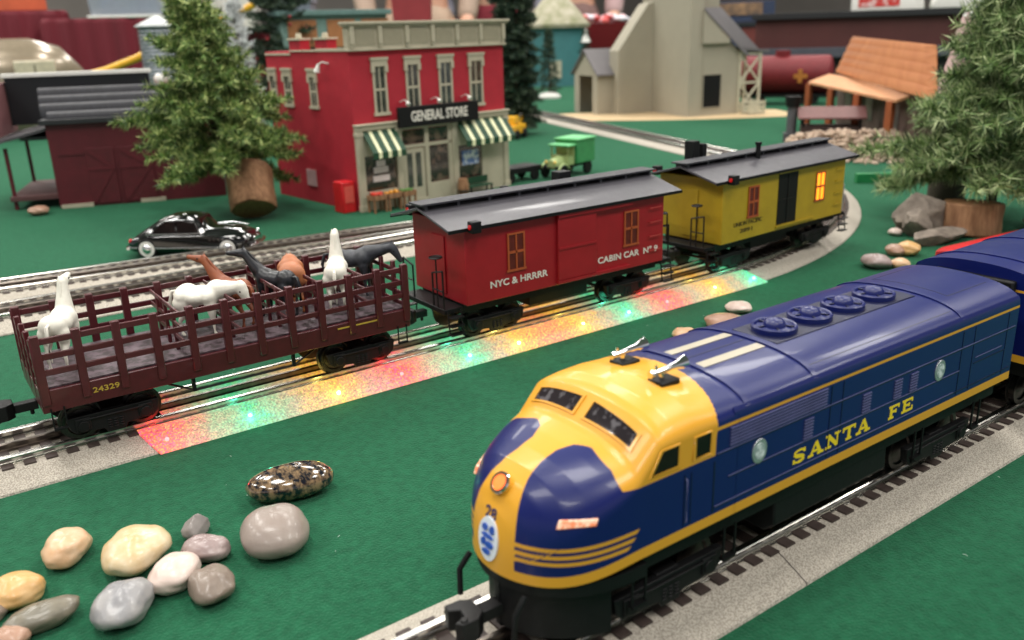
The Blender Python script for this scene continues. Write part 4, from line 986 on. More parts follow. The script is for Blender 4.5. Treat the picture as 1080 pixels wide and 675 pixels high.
def drape(label,x,y,rz,w,d,h):
    o=thing('draped_table',label,'draped table',(x,y,0),rz,'red draped tables behind the layout')
    n=int(w/.9);b=MB();out=[]
    def side(p,q,k):
        r_=[]
        for i in range(k):
            t=i/k;P_=Vector(p).lerp(Vector(q),t);nn=Vector((q[1]-p[1],p[0]-q[0])).normalized();P_=P_+nn*(.45*math.sin(i*1.05)+.25*math.sin(i*.37));r_.append(P_)
        return r_
    pts=side((-w/2,-d/2),(w/2,-d/2),n)+side((w/2,-d/2),(w/2,d/2),int(n*d/w)+2)+side((w/2,d/2),(-w/2,d/2),n)+side((-w/2,d/2),(-w/2,-d/2),int(n*d/w)+2)
    b.loft([[(p.x*s,p.y*s,z) for p in pts] for s,z in((1.03,-40),(1.0,h-1.5),(.985,h-.3),(.96,h))]);b.build('cloth',M_drape,o,smooth=60);return o
drape('left red draped table carrying the orange boxes',30,346,-8,62,34,30.2)
drape('second red draped table carrying the clear storage bin',74,320,-10,48,22,27.2)
b=MB();
for k,(x,w_) in enumerate(((12,26),(40,20))):
    o=thing('box','orange cardboard box, %s of the two on the red draped table'%('left','right')[k],'box',(x+4,338-k*4,30.3),-8,'orange boxes on the red table')
    b=MB();b.box(-w_/2,w_/2,-6,6,0,9);b.build('carton',mat('carton_orange',(205,92,58),.6,var=.15,vs=.2),o,bevel=.1);b=MB();b.box(-w_/2-.3,w_/2+.3,-6.3,6.3,5,9.2);b.build('lid',mat('carton_lid',(222,120,84),.6),o,bevel=.1)
o=thing('storage_bin','clear plastic storage bin with blue contents on the red draped table','storage bin',(80,316,27.3),-12)
M_clear=mat('clear_plastic',(205,212,226),.15,coat=.6,var=.05,trans=.55)
b=MB();b.box(-16,16,-7,7,0,13,-1,-1);b.build('tub',M_clear,o,bevel=.4);b=MB();b.box(-13,4,-6.2,6.2,1.5,7);b.build('contents',mat('bin_blue',(120,146,190),.6,vs=.3,col2=(170,185,205)),o,bevel=.6)
b=MB();b.box(-17.6,17.6,-8.6,8.6,12.6,13.6);b.build('lid',M_clear,o,bevel=.3);b=MB();b.box(-17.2,17.2,-8.2,8.2,-.1,.7);b.build('rim',M_white,o,bevel=.2)
def tubeobj(name,label,cat,pts,r,m):
    mb=MB();mb.tube(pts,r,10);return prop(mb.build(name,m,smooth=60),label,cat)
M_ypipe=mat('yellow_tube',(226,170,40),.4)
tubeobj('yellow_rail','curved yellow plastic rail below the red drapes, left of the silo','rail',[(37,205,13),(42,203,14.2),(48,201,16.4),(53,199,19)],.8,M_ypipe)
tubeobj('yellow_rail','curved yellow plastic rail between the white and the dark tree tops','rail',[(72,235,23),(78,232,24.6),(84,228,27.5),(88,226,31)],.9,M_ypipe)
drape('third red draped table, seen over the store roof',150,322,-35,90,30,23)
for k,(x,y,w_,h_,c,l) in enumerate(((98,330,12,9,(186,140,140),'dusty pink storage box left of the white one on the far red table'),(113,322,14,11,(226,222,212),'white storage box on the far red table above the store'),(130,311,13,8,(120,126,140),'grey storage box right of the white one on the far red table'),(165,288,13,10,(150,50,56),'brick red storage box at the right end of the far red table'))):
    o=thing('box',l,'box',(x,y,23.1),-35,'storage boxes on the far red table')
    b=MB();b.box(-w_/2,w_/2,-5,5,0,h_,-.4,-.4);b.build('tub',mat('far_box_%s'%'abcd'[k],c,.5,var=.1,vs=.2),o,bevel=.3);b=MB();b.box(-w_/2-.9,w_/2+.9,-5.9,5.9,h_,h_+.9);b.build('lid',mat('far_lid_%s'%'abcd'[k],tuple(min(255,int(v*1.15)) for v in c),.4),o,bevel=.2)
# small red and orange lanterns
for k,(x,y,z,c,l) in enumerate(((35.2,145.6,9.5,(226,84,52),'orange toy figure with white top, left of the big pine'),(37.4,145.2,9.0,(196,34,40),'red toy figure, right of the orange one behind the pine'),(39.4,149,9,(190,60,50),'small red and white toy figure peeping between pine boughs'))):
    o=thing('toy_figure',l,'toy figure',(x,y,0),10*k,'small toy figures behind the pine')
    b=MB();b.lathe([(0,0),(1.0,0),(1.0,.6),(.5,1),(.5,z-.5),(.9,z),(.95,z+3.2),(.7,z+4.2),(0,z+4.4)]);b.build('body',mat('figure_%s'%'abc'[k],c,.4,var=.2,vs=1),o,smooth=50)
    b=MB();b.ell((0,0,z+5),(.7,.7,.9),14,10);b.build('head',M_white if k!=0 else mat('figure_orange',(236,130,90),.4),o,smooth=60)
# ================================================================== trees
def needles(b,p,d,L_,nl,rnd,dens=26,w=.05,droop=.0):
    """a twig with needles all round"""
    d=d.normalized();u,v=bas(d);k=int(L_*dens)
    for i in range(k):
        t=i/k;q=p+d*L_*t+Vector((0,0,-droop*t*t*L_))
        a=rnd.uniform(0,2*PI);e=rnd.uniform(.35,.95);nd=(d*e+(u*math.cos(a)+v*math.sin(a))).normalized();ln=nl*rnd.uniform(.6,1.15)*(1-.3*t)
        s_=nd.cross(Vector((rnd.uniform(-1,1),rnd.uniform(-1,1),rnd.uniform(-1,1))));
        if s_.length<1e-3:continue
        s_=s_.normalized()*w
        n=len(b.v);b.v+=[q-s_,q+s_,q+nd*ln];b.f.append((n,n+1,n+2));b.fm.append(rnd.choice((0,0,1,2)) if rnd.random()<.9 else 1)
def pine(o,base,H,r0_,r1_,nb,seed,mats,nl=1.0,zc=2.,twig=1.7,dens=22,w=.05,lean=(0,0),gap=0,lift=(-.15,.45),shape=None,tr=.35,M_tr=None):
    rnd=random.Random(seed);base=Vector(base);b=MB();tb=MB()
    top=base+Vector((lean[0],lean[1],H))
    tb.tube([base,base.lerp(top,.35)+Vector((.2,-.1,0)),base.lerp(top,.7),top],[tr,tr*.8,tr*.5,.06],8)
    for i in range(nb):
        t=(i+rnd.random())/nb;z=zc+(H-zc)*t**.9;az=i*2.39996+rnd.uniform(-.4,.4)
        L_=(r0_+(r1_-r0_)*t)*rnd.uniform(.65,1.15)
        if shape:L_*=shape(t,az)
        c=base.lerp(top,z/H);el=lift[0]+(lift[1]-lift[0])*t+rnd.uniform(-.15,.2);d=Vector((math.cos(az)*math.cos(el),math.sin(az)*math.cos(el),math.sin(el)))
        tip=c+d*L_+Vector((0,0,-.12*L_));mid=c+d*L_*.5
        tb.tube([c,mid,tip],[.10,.07,.03],5)
        m=max(3,int(L_/.75))
        for j in range(m):
            q=.22+.78*(j+.5)/m;pt=c.lerp(mid,q*2) if q<.5 else mid.lerp(tip,q*2-1)
            for s in(-1,1):
                sd=(d+Vector((-math.sin(az),math.cos(az),rnd.uniform(-.5,.6)))*s*rnd.uniform(.6,1.3));needles(b,pt,sd,twig*rnd.uniform(.55,1.15)*(1-.45*q),nl,rnd,dens,w,.15)
        needles(b,tip-d*.4,d,twig,nl,rnd,dens,w)
        needles(b,mid,d,L_*.5,nl,rnd,dens*.6,w)
    needles(b,top-Vector((0,0,1)),Vector((0,0,1)),1.6,nl,rnd,dens,w)
    tb.build('trunk',M_tr or mat('trunk_brown',(70,52,38),.9),o,world=True,smooth=60)
    return b.build('crown',mats,o,world=True,weld=False,recalc=False)
G1=[mat('needle_mid',(104,134,66),.6,var=.25,vs=.35),mat('needle_light',(172,184,112),.6,var=.2,vs=.5),mat('needle_dark',(50,76,38),.6,var=.25,vs=.4)]
G2=[mat('needle2_mid',(112,140,80),.55,var=.25,vs=.35),mat('needle2_light',(186,198,146),.55,var=.2,vs=.5),mat('needle2_dark',(54,80,44),.6,var=.25,vs=.4)]
G3=[mat('needle3_mid',(38,62,46),.65,var=.3),mat('needle3_light',(74,92,66),.65,var=.3),mat('needle3_dark',(22,40,32),.65,var=.3)]
RT=Vector((.815,-.58,0));FW=Vector((.58,.815,0))
def logbase(o,p,q,r,name='log_base'):
    b=MB();p=Vector(p);q=Vector(q);d=(q-p).normalized();u,v=bas(d);rs=[]
    for t in(0,.03,.2,.5,.8,.97,1):
        k=1 if 0<t<1 else .95
        rs.append([p.lerp(q,t)+(u*math.cos(a)+v*math.sin(a))*r*k*(1+.05*math.sin(3*a+1)+.03*math.sin(7*a)+.03*noise.noise(Vector((math.cos(a)*2,math.sin(a)*2,t*3)))) for a in[2*PI*i/32 for i in range(32)]])
    b.loft(rs,cap=False);b.build(name,M_wood,o,world=True,smooth=50)
    for P_,s in((p,-1),(q,1)):
        b=MB();b.cyl(P_,P_+d*s*.06,r*.93,n=28);b.build('cut_face',M_woodend,o,world=True,smooth=40)
T1=thing('pine_tree','bushy green artificial pine in a cut log base between engine shed and store','pine tree',(33.4,97.1,0),0,'artificial trees on the layout')
bp=Vector((33.4,97.1,0));
logbase(T1,bp-FW*1.9+RT*.4+Vector((0,0,1.45)),bp+FW*.8-RT*.5+Vector((0,0,5.6)),2.5)
def sh1(t,az):
    s=math.cos(az)*.815-math.sin(az)*.58;fr=-(math.cos(az)*.58+math.sin(az)*.815)
    r=ipl(t,[0,.08,.16,.26,.36,.46,.60,.8,1],[6.0,8.2,9.8,9.4,7.2,5.0,4.2,3.4,2.2])
    r*=.92*(1-.14*s)
    if t<.14 and s>-.25 and fr>-.45:r*=.3
    return r
pine(T1,bp+RT*(-1.5)+FW*2.0+Vector((0,0,3.2)),19.0,1,1,115,11,G1,nl=1.3,zc=2.6,twig=2.3,dens=28,w=.085,lean=tuple((RT*(-3.4)).xy),lift=(-.26,.7),shape=sh1,tr=.4)
T2=thing('pine_tree','large light green artificial pine in a log base at the right edge','pine tree',(82.5,40.5,0),0,'artificial trees on the layout')
bp=Vector((82.5,40.5,0));logbase(T2,bp+Vector((0,0,0)),bp+Vector((.2,.1,2.9)),2.6)
pine(T2,bp+RT*3.2+FW*2.6+Vector((0,0,2.4)),32,13.2,1.2,250,5,G2,nl=1.7,zc=2.6,twig=2.6,dens=24,w=.06,lift=(-.12,.55),tr=.5,shape=lambda t,az:(1-.66*math.sin(PI*min(1,t*1.05+.02)))*(.55 if t<.12 and (math.cos(az)*.58+math.sin(az)*.815)<-.3 else 1))
# right side companion boughs are the same tree; dark conical fir right of the store
T3=thing('fir_tree','tall dark narrow fir tree right beside the store','fir tree',(103,141.5,0),0,'artificial trees on the layout')
pine(T3,(103,141.5,0),40,4.3,3.2,300,3,G3,nl=1.1,zc=2.0,twig=1.7,dens=24,w=.11,lift=(-.1,.3),tr=.5)
T4=thing('fir_tree','small frosted fir tree in front of the teal round building','fir tree',(167,212,0),0,'artificial trees on the layout')
pine(T4,(167,212,0),19.5,3.4,.5,70,8,G3,nl=1.0,zc=2.0,twig=1.4,dens=12,w=.09,tr=.4)
b=MB();b.lathe([(0,0),(3.4,0),(3.5,.7),(2.2,1.6),(0,1.9)],(167,212,0));b.build('snow_base',M_white,T4,world=True,smooth=40)
T5=thing('fir_tree','white flocked slender tree rising behind the big pine','fir tree',(59.5,170,0),0,'artificial trees on the layout')
Wm=mat('flock_white',(214,216,216),.8,var=.06);pine(T5,(59.0,170,0),26.3,4.2,.9,90,9,[Wm,Wm,Wm],nl=1.0,zc=4,twig=1.5,dens=14,w=.10,tr=.4)
T6=thing('shrub_tree','dark bushy tree with red berries behind the left end of the store','tree',(71,177,0),0,'artificial trees on the layout')
pine(T6,(71,177,0),29,7.5,6.2,95,12,G3,nl=1.2,zc=5,twig=2.2,dens=14,w=.11,lift=(-.2,.5),tr=.5)
b=MB();rnd=random.Random(4)
for i in range(40):
    a=rnd.uniform(0,2*PI);z=rnd.uniform(10,24);b.ell((71+6*math.cos(a),177+6*math.sin(a),z),(.35,.35,.35),6,4)
prop(b.build('berries',mat('berry_red',(150,30,36),.4),T6,world=True,smooth=60),kind='stuff')
T7=thing('fir_tree','tiny frosted fir tree before the dark red bowl','fir tree',(190,222,0),0,'artificial trees on the layout')
pine(T7,(190,222,0),19.2,2.6,.4,36,18,G3+[],nl=1.0,zc=7,twig=1.2,dens=10,w=.1,tr=.4)
b=MB();b.lathe([(.1,19.6),(.9,17.4),(1.6,15.5),(1.2,15.5),(.6,17.4)],(190,222,0));b.build('snow_cap',M_white,T7,world=True,smooth=40)
# slate rocks at the right tree
for k,(x,y,a,b_,c,yw,lb) in enumerate(((76.3,40.3,3.4,1.6,.9,30,'long flat grey slate lying left of the log base'),(79.5,44.0,2.8,1.8,2.2,0,'upright dark grey rock behind the slate'),(77.6,42.8,1.6,1.4,1.5,50,'small dark rock wedged behind the long slate'),(88.5,36.0,2.6,2.0,1.7,20,'dark rock to the right of the log base'))):
    stone(x,y,a,b_,c,yw,mat('slate_grey',(98,88,80),.8,col2=(146,134,122),vs=.8,bump=.05,bs=3),lb,40+k,rough=.25,ang=9,grp='rocks by the right tree',cat='rock')
# ================================================================== vehicles
CAR=thing('toy_car','shiny black vintage fastback car with chrome trim and whitewall tyres','toy car',(23.0,84.6,0),-39)
M_cb=mat('car_black',(8,8,10),.12,var=.1,coat=1,rv=.04)
def csec(x,hw,zb,zbelt,zr,rw):
    """car cross section: body to belt line, then roof or bonnet"""
    pts=[(-hw*.82,zb),(-hw*.97,zb+.25),(-hw,zb+.7),(-hw*.97,zbelt-.15),(-hw*.86,zbelt),(-rw,(zbelt+zr)/2+.12*(zr-zbelt)),(-rw*.82,zr-.06*(zr-zbelt)-.02),(-rw*.4,zr),(0,zr+.02)]
    pts=pts+[(-a,b) for a,b in pts[:-1][::-1]];return[Vector((x,a,b)) for a,b in pts]
b=MB();b.loft([csec(*s) for s in((-6.05,1.3,.8,1.2,1.3,.7),(-5.9,1.75,.62,1.5,1.62,1.1),(-5.3,2.1,.55,1.85,2.02,1.4),(-4.3,2.25,.5,2.1,2.65,1.55),(-3.1,2.3,.5,2.2,3.35,1.6),(-1.8,2.3,.5,2.25,3.85,1.62),(-.6,2.3,.5,2.25,3.98,1.62),(.5,2.3,.5,2.25,3.88,1.6),(1.2,2.3,.5,2.28,3.45,1.5),(1.9,2.3,.5,2.3,2.62,1.45),(3.2,2.25,.5,2.2,2.62,1.4),(4.5,2.15,.5,2.1,2.5,1.3),(5.4,1.95,.6,1.9,2.2,1.15),(5.9,1.5,.75,1.6,1.75,.9),(6.05,1.0,.9,1.4,1.5,.6))])
b.build('body',M_cb,CAR,smooth=50)
for s in(-1,1):
    for x,nm in((-3.9,0),(3.9,1)):
        b=MB();b.cyl((x,s*1.75,.95),(x,s*2.28,.95),.95,n=28);w_=b.build('wheel',M_black,CAR,bevel=.06)
        b=MB();b.cyl((x,s*2.27,.95),(x,s*2.33,.95),.74,n=28);b.build('whitewall',M_white,CAR,smooth=40).parent=w_
        b=MB();b.lathe([(0,0),(.45,.0),(.42,.08),(.2,.16),(0,.17)],(0,0,0),20,'y')
        for v in b.v:v.y=s*(2.32+v.y);v.x+=x;v.z+=.95
        b.build('hubcap',M_chrome,CAR,smooth=60).parent=w_
    b=MB()
    b.prism([(-3.3,2.35),(-1.0,2.38),(-1.0,3.45),(-2.2,3.4)],s*1.95-.15,s*1.95+.04);b.prism([(-.85,2.38),(1.15,2.38),(.7,3.35),(-.85,3.45)],s*1.95-.15,s*1.95+.04)
    for v in b.v:v.y-=s*(v.z-2.35)*.26
    b.build('side_window',M_dark,CAR)
    b=MB()
    def ty(z):return s*(2.02-(z-2.35)*.26)
    pts=[(-3.9,2.3),(-3.2,2.95),(-2.2,3.5),(-.9,3.62),(.75,3.5),(1.3,2.4)]
    b.tube([(x,ty(z),z) for x,z in pts],.06,6);b.tube([(-3.9,s*2.1,2.3),(1.3,s*2.1,2.36)],.05,6)
    b.tube([(-5.6,s*2.15,1.05),(-2,s*2.33,1.0),(3.2,s*2.32,1.05),(5.2,s*2.1,1.3)],.06,6);b.tube([(1.4,s*1.5,2.55),(3.4,s*1.35,2.72),(5.0,s*1.15,2.5)],.05,6)
    b.build('chrome_trim',M_chrome,CAR,smooth=60)
    b=MB();b.cyl((5.55,s*1.35,1.75),(5.8,s*1.35,1.7),.32,.28,n=16);b.build('headlight',M_chrome,CAR,smooth=50)
    b=MB();b.ell((-5.75,s*1.45,1.45),(.22,.2,.35),12,8);b.build('tail_light',M_redlens,CAR,smooth=60)
    b=MB()
    for q in range(4):b.cyl((2.3+q*.42,s*2.28,1.75),(2.3+q*.42,s*2.34,1.75),.11,n=10)
    b.build('fender_port',M_chrome,CAR)
b=MB();b.prism([(1.25,2.6),(1.7,2.62),(1.12,3.6),(.85,3.72)],-1.35,1.35);b.build('windshield',M_dark,CAR)
b=MB();b.tube([(6.0,-1.9,1.05),(6.25,-1.2,1.0),(6.3,0,1.0),(6.25,1.2,1.0),(6.0,1.9,1.05)],.16,8);b.build('front_bumper',M_chrome,CAR,smooth=60)
b=MB();b.tube([(-5.9,-1.9,.95),(-6.3,-1.2,.9),(-6.4,0,.9),(-6.3,1.2,.9),(-5.9,1.9,.95)],.16,8);b.build('rear_bumper',M_chrome,CAR,smooth=60)
b=MB();b.box(5.75,6.08,-.75,.75,1.0,1.7);b.build('grille',M_chrome,CAR,bevel=.08)
TR=thing('toy_truck','old pale green toy truck with a green box body beside the store','toy truck',(77.5,95.0,0),180+15)
M_tg=mat('truck_green',(58,140,84),.5);M_tp=mat('truck_pale',(160,180,120),.5)
b=MB();b.box(-4.6,3.4,-1.3,1.3,1.3,1.7);b.build('chassis',M_black,TR)
b=MB();b.box(-4.6,-.3,-1.9,1.9,1.75,4.9);b.build('box_body',M_tg,TR,bevel=.08);b=MB();b.box(-4.75,-.15,-2.05,2.05,4.9,5.15);b.build('box_roof',mat('truck_roof',(104,190,126),.5),TR,bevel=.05)
b=MB();b.box(-.1,1.3,-1.5,1.5,1.7,2.9);b.box(-.1,.05,-1.5,1.5,2.9,4.2);[b.box(1.15,1.3,q*1.4-.1,q*1.4+.1,2.9,4.2) for q in(-1,1)];b.build('cab',M_tp,TR,bevel=.05)
b=MB();b.box(-.3,1.7,-1.75,1.75,4.2,4.5);b.build('cab_roof',mat('truck_roof',(104,190,126)),TR,bevel=.1)
b=MB();b.loft([[Vector((x,hw*math.cos(a)*1.0,1.7+max(0,math.sin(a))*h)) for a in[PI*i/12 for i in range(13)]]+[Vector((x,-hw,1.45)),Vector((x,hw,1.45))] for x,hw,h in((1.3,.95,1.25),(3.2,.75,1.0),(3.4,.65,.9))]);b.build('bonnet',M_tp,TR,smooth=40)
for x in(-3.2,2.6):
    for s in(-1,1):
        b=MB();b.cyl((x,s*1.35,.95),(x,s*1.75,.95),.95,n=20);b.build('wheel',M_black,TR,bevel=.08)
for s in(-1,1):
    b=MB();b.tube([(1.2,s*1.55,1.2),(1.7,s*1.55,1.75),(2.6,s*1.55,2.05),(3.4,s*1.55,1.7),(3.7,s*1.55,1.2)],.16,6);b.build('fender',M_tp,TR,smooth=60)
    b=MB();b.ell((3.45,s*.75,2.3),(.2,.26,.26),10,8);b.build('headlight',mat('lamp_yellow',(230,200,110),.3),TR,smooth=60)
WG=thing('flat_wagon','low black flat wagon between the store corner and the green truck','wagon',(70.0,96.5,0),5)
b=MB();b.box(-3.4,3.4,-1.6,1.6,1.2,2.0);b.build('deck',M_black,WG,bevel=.05)
for x in(-2.2,2.2):
    for s in(-1,1):b=MB();b.cyl((x,s*1.2,.75),(x,s*1.6,.75),.75,n=16);b.build('wheel',M_black2,WG,bevel=.05)
o=thing('toy_digger','small yellow toy digger behind the dark fir','toy digger',(99,137,0),30)
b=MB();b.box(-3,3,-1.5,1.5,.9,2.6);b.box(-1.5,.6,-1.1,1.1,2.6,4.2);b.build('body',M_ypipe,o,bevel=.2)
for x in(-1.8,1.8):
    for s in(-1,1):b=MB();b.cyl((x,s*1.4,.9),(x,s*1.9,.9),.9,n=16);b.build('wheel',M_black,o,bevel=.05)
b=MB();b.tube([(2.6,0,2.2),(4.4,0,3.6),(5.4,0,1.6)],.3,8);b.build('arm',M_ypipe,o,smooth=60)
# ================================================================== grain elevator
M_el=mat('elevator_tan',(164,157,140),.75,var=.05,vs=.15);M_elr=mat('elevator_roof',(104,100,102),.7,var=.08,vs=.3);M_pole=mat('truss_cream',(196,190,168),.7)
EL=thing('grain_elevator','tall beige grain elevator with grey lean-to roof and side shed','grain elevator',(146.7,136.8,0),-15)
b=MB();b.box(0,3.2,0,21,0,44);b.box(0,9,3,21,0,44);b.build('tower',M_el,EL,bevel=.05)
b=MB();b.prism([(3.0,0),(13.0,0),(13.0,13.9),(3.0,22.6)],.4,12,'y');b.build('annex',M_el,EL,bevel=.05)
b=MB();ro=[(2.8,-.7,23.1),(14.0,-.7,13.4),(21.0,3.6,13.6),(9.8,3.6,23.3)];b.add([Vector(p) for p in ro]+[Vector(p)-Vector((0,0,.5)) for p in ro],[(0,1,2,3),(7,6,5,4),(0,4,5,1),(1,5,6,2),(2,6,7,3),(3,7,4,0)]);b.build('lean_to_roof',M_elr,EL,bevel=.05)
b=MB();b.prism([(2.9,15.7),(9.8,15.7),(9.8,16.6),(3.0,22.5)],-.55,.42,'y');b.build('hopper',M_el,EL,bevel=.04)
b=MB();b.box(3.9,8.4,.3,.45,2.1,9.1);w_=b.build('window',M_black,EL);b=MB()
for a0,a1,c0,c1 in((3.7,3.9,1.9,9.3),(8.4,8.6,1.9,9.3),(3.9,8.4,9.1,9.3),(3.9,8.4,1.9,2.1)):b.box(a0,a1,.22,.42,c0,c1)
b.build('window_frame',M_el,EL).parent=w_
b=MB();b.prism([(-9.0,0),(.02,0),(.02,25),(-1.5,24.5),(-9.0,14.5)],16,20.5,'y');b.build('wing',M_el,EL,bevel=.05)
for x in(13.2,18.6):
    for y in(.3,6):b=MB();b.box(x-.25,x+.25,y-.25,y+.25,0,13.9);b.build('truss_post',M_pole,EL)
for y in(.3,6):
    b=MB()
    for z0,z1 in((1,7),(7,13)):b.bar((13.2,y-.1,z0),(18.6,y-.1,z1),.35);b.bar((13.2,y+.1,z1),(18.6,y+.1,z0),.35)
    for z in(1,7,13.2):b.box(13.2,18.6,y-.2,y+.2,z-.2,z+.2)
    b.build('truss_brace',M_pole,EL)
b=MB();b.prism([(12.2,14.2),(20.5,13.4),(20.5,13.9),(12.2,14.9)],-.3,7,'y');b.build('truss_roof',M_elr,EL)
HS=thing('gable_shed','small beige gabled shed with open dark doorway, left of the grain elevator','shed',(139.0,158.3,0),-15)
HL,HD=11.8,12.7
b=MB();b.box(0,HL,-.0,.4,0,9.8);b.box(0,HL,HD-.4,HD,0,9.8);b.box(HL-.4,HL,.4,HD-.4,0,9.8)
b.box(0,.4,.4,2.6,0,9.8);b.box(0,.4,HD-2.6,HD-.4,0,9.8);b.box(0,.4,2.6,HD-2.6,8.9,9.8)
for x0_,x1_ in((.0,.4),(HL-.4,HL)):b.prism([(0,9.8),(HD,9.8),(HD/2,14.6)],x0_,x1_,'x')
b.build('wall',M_el,HS)
b=MB();b.prism([(HD/2,15.0),(-.9,9.35),(-.9,8.95),(HD/2,14.55),(HD+.9,8.95),(HD+.9,9.35)],-.6,HL+.5,'x');b.build('roof',M_elr,HS)
o=thing('crate','small pale wooden crate under the elevator truss','crate',(161,130.5,0),-20)
b=MB();b.box(-2,2,-1.5,1.5,0,.3);[b.box(-2,2,y-.1,y+.1,z,z+.7) for y in(-1.4,1.4) for z in(.5,1.5,2.5)];b.build('slats',M_pole,o);[MB().box(x-.15,x+.15,y-.15,y+.15,0,3.3).build('corner_post',M_pole,o) for x in(-1.9,1.9) for y in(-1.55,1.55)]
# ================================================================== cabin, rubble, small locomotive
M_or=mat('cedar_orange',(192,118,72),.6,col2=(208,136,88),vs=.25,rv=.05);M_orp=mat('cedar_post',(150,78,40),.6);M_dkw=mat('cabin_dark',(72,50,42),.8,vs=.4,col2=(110,92,84))
CB=thing('log_cabin','cabin with an orange wooden slat roof and open front porch on the rubble','cabin',(128,86,0),0)
E0=Vector((151.4,103.5,10.2));dr_=Vector((-.72,-.69,0));E1_=E0+dr_*70;R0_=Vector((162,107.5,16.6));R1_=R0_+Vector((-.765,-.644,0))*80
b=MB()
nb=5
for k in range(nb):
    a=k/nb;c=(k+1)/nb+.04
    p0=E0.lerp(R0_,a);p1=E1_.lerp(R1_,a);q0=E0.lerp(R0_,min(c,1));q1=E1_.lerp(R1_,min(c,1));up=Vector((0,0,.55));lo_=Vector((0,0,.02))
    b.add([p0+up,p1+up,q1+lo_,q0+lo_,p0,p1,q1-Vector((0,0,.5)),q0-Vector((0,0,.5))],[(0,1,2,3),(7,6,5,4),(0,4,5,1),(1,5,6,2),(2,6,7,3),(3,7,4,0)])
b.build('roof',M_or,CB,world=True,bevel=.08)
b=MB();pp=[Vector((150,108.5,8.9)),Vector((147.0,106.2,8.3)),Vector((117.5,70.0,8.0)),Vector((121,68.5,8.9))]
pp=[Vector((151.5,105,9.5)),Vector((147.5,106.7,8.2)),Vector((118.7,71.0,8.2)),Vector((123.0,69.0,9.5))]
b.add([p+Vector((0,0,.45)) for p in pp]+pp,[(0,1,2,3),(7,6,5,4),(0,4,5,1),(1,5,6,2),(2,6,7,3),(3,7,4,0)]);b.build('porch_roof',mat('cedar_pale',(206,150,108),.6),CB,world=True,bevel=.06)
for t in(.02,.33,.64,.96):
    p=pp[1].lerp(pp[2],t);b=MB();b.box(p.x-.5,p.x+.5,p.y-.5,p.y+.5,0,8.3);b.build('porch_post',M_orp,CB,world=True,bevel=.05)
b=MB();q=[Vector((155.5,105.5,0)),Vector((117.5,67,0)),Vector((124,60,0)),Vector((162,99,0))]
b.add(q+[v+Vector((0,0,10.2)) for v in q],[(0,1,2,3),(7,6,5,4),(0,4,5,1),(1,5,6,2),(2,6,7,3),(3,7,4,0)]);b.build('wall',M_dkw,CB,world=True)
for t in(.15,.45,.75):
    p=q[0].lerp(q[1],t);d_=(q[1]-q[0]).normalized();n_=Vector((d_.y,-d_.x,0));n_=n_ if n_.dot(p)<0 else -n_
    b=MB();a=p+n_*.12;c_=a+d_*5;b.add([a+Vector((0,0,3.5)),c_+Vector((0,0,3.5)),c_+Vector((0,0,7.5)),a+Vector((0,0,7.5)),a-n_*.3+Vector((0,0,3.5)),c_-n_*.3+Vector((0,0,3.5)),c_-n_*.3+Vector((0,0,7.5)),a-n_*.3+Vector((0,0,7.5))],[(0,1,2,3),(7,6,5,4),(0,4,5,1),(1,5,6,2),(2,6,7,3),(3,7,4,0)]);b.build('window',mat('cabin_window',(120,116,112),.4,vs=.6,col2=(40,36,34)),CB,world=True)
b=MB();rnd=random.Random(21)
for i in range(1500):
    t=rnd.random();q_=rnd.gauss(0,2.2);x=112+11*t+q_*.58;y=84-17*t+q_*.815;hh=4.4*math.exp(-(q_**2)/7)*(1-.35*abs(2*t-1)**3);z=max(.2,hh*rnd.random()**.6)
    r=rnd.uniform(.25,.6);b.ell((x,y,z),(r,r*rnd.uniform(.6,1),r*rnd.uniform(.5,.9)),6,4)
b.M=None
rub=b.build('rubble',mat('rubble_stone',(214,190,168),.85,col2=(150,132,118),vs=1.2,detail=4),smooth=30,weld=False);prop(rub,'heap of small beige stones in front of the cabin','rubble',kind='stuff')
LL=thing('small_locomotive','small black engine with a dull maroon cab roof beyond the yellow caboose','locomotive',(125.5,86,0),-50)
b=MB();b.box(-4.6,4.6,-1.9,1.9,1.0,3.6);b.build('body',mat('loco_brown',(60,44,42),.5),LL,bevel=.05)
b=MB();b.prism([(-2.5,4.7),(0,6.3),(2.5,4.7),(2.5,5.0),(0,6.6),(-2.5,5.0)],-5.2,5.2,'x');b.build('roof',mat('loco_roof',(112,74,72),.5),LL,bevel=.05)
for x in(-4.3,4.3):
    for y in(-1.7,1.7):b=MB();b.box(x-.2,x+.2,y-.2,y+.2,3.5,5.0);b.build('roof_post',M_black,LL)
for x in(-3,3):
    for s in(-1,1):b=MB();b.cyl((x,s*1.5,.9),(x,s*1.9,.9),.9,n=16);b.build('wheel',M_black2,LL)
b=MB();b.box(-7.2,-4.6,-1,1,1,2.4);b.cyl((-6,0,2.2),(-6,0,6.6),.8,n=14);b.build('smokestack',mat('stack_grey',(84,84,88),.5),LL,smooth=40)
b=MB();b.cyl((-6,0,6.6),(-6,0,8.2),1.1,1.3,n=14);b.build('stack_cap',M_black,LL,smooth=40)
# green signal box edge beside the rubble
b=MB();b.box(-6,6,-.5,.5,0,1.2);b.M=None
gp=thing('green_board','low bright green edging board on the felt right of the yellow caboose','board',(104,60,0),-38);b.build('board',mat('edging_green',(24,120,66),.5),gp,bevel=.05)
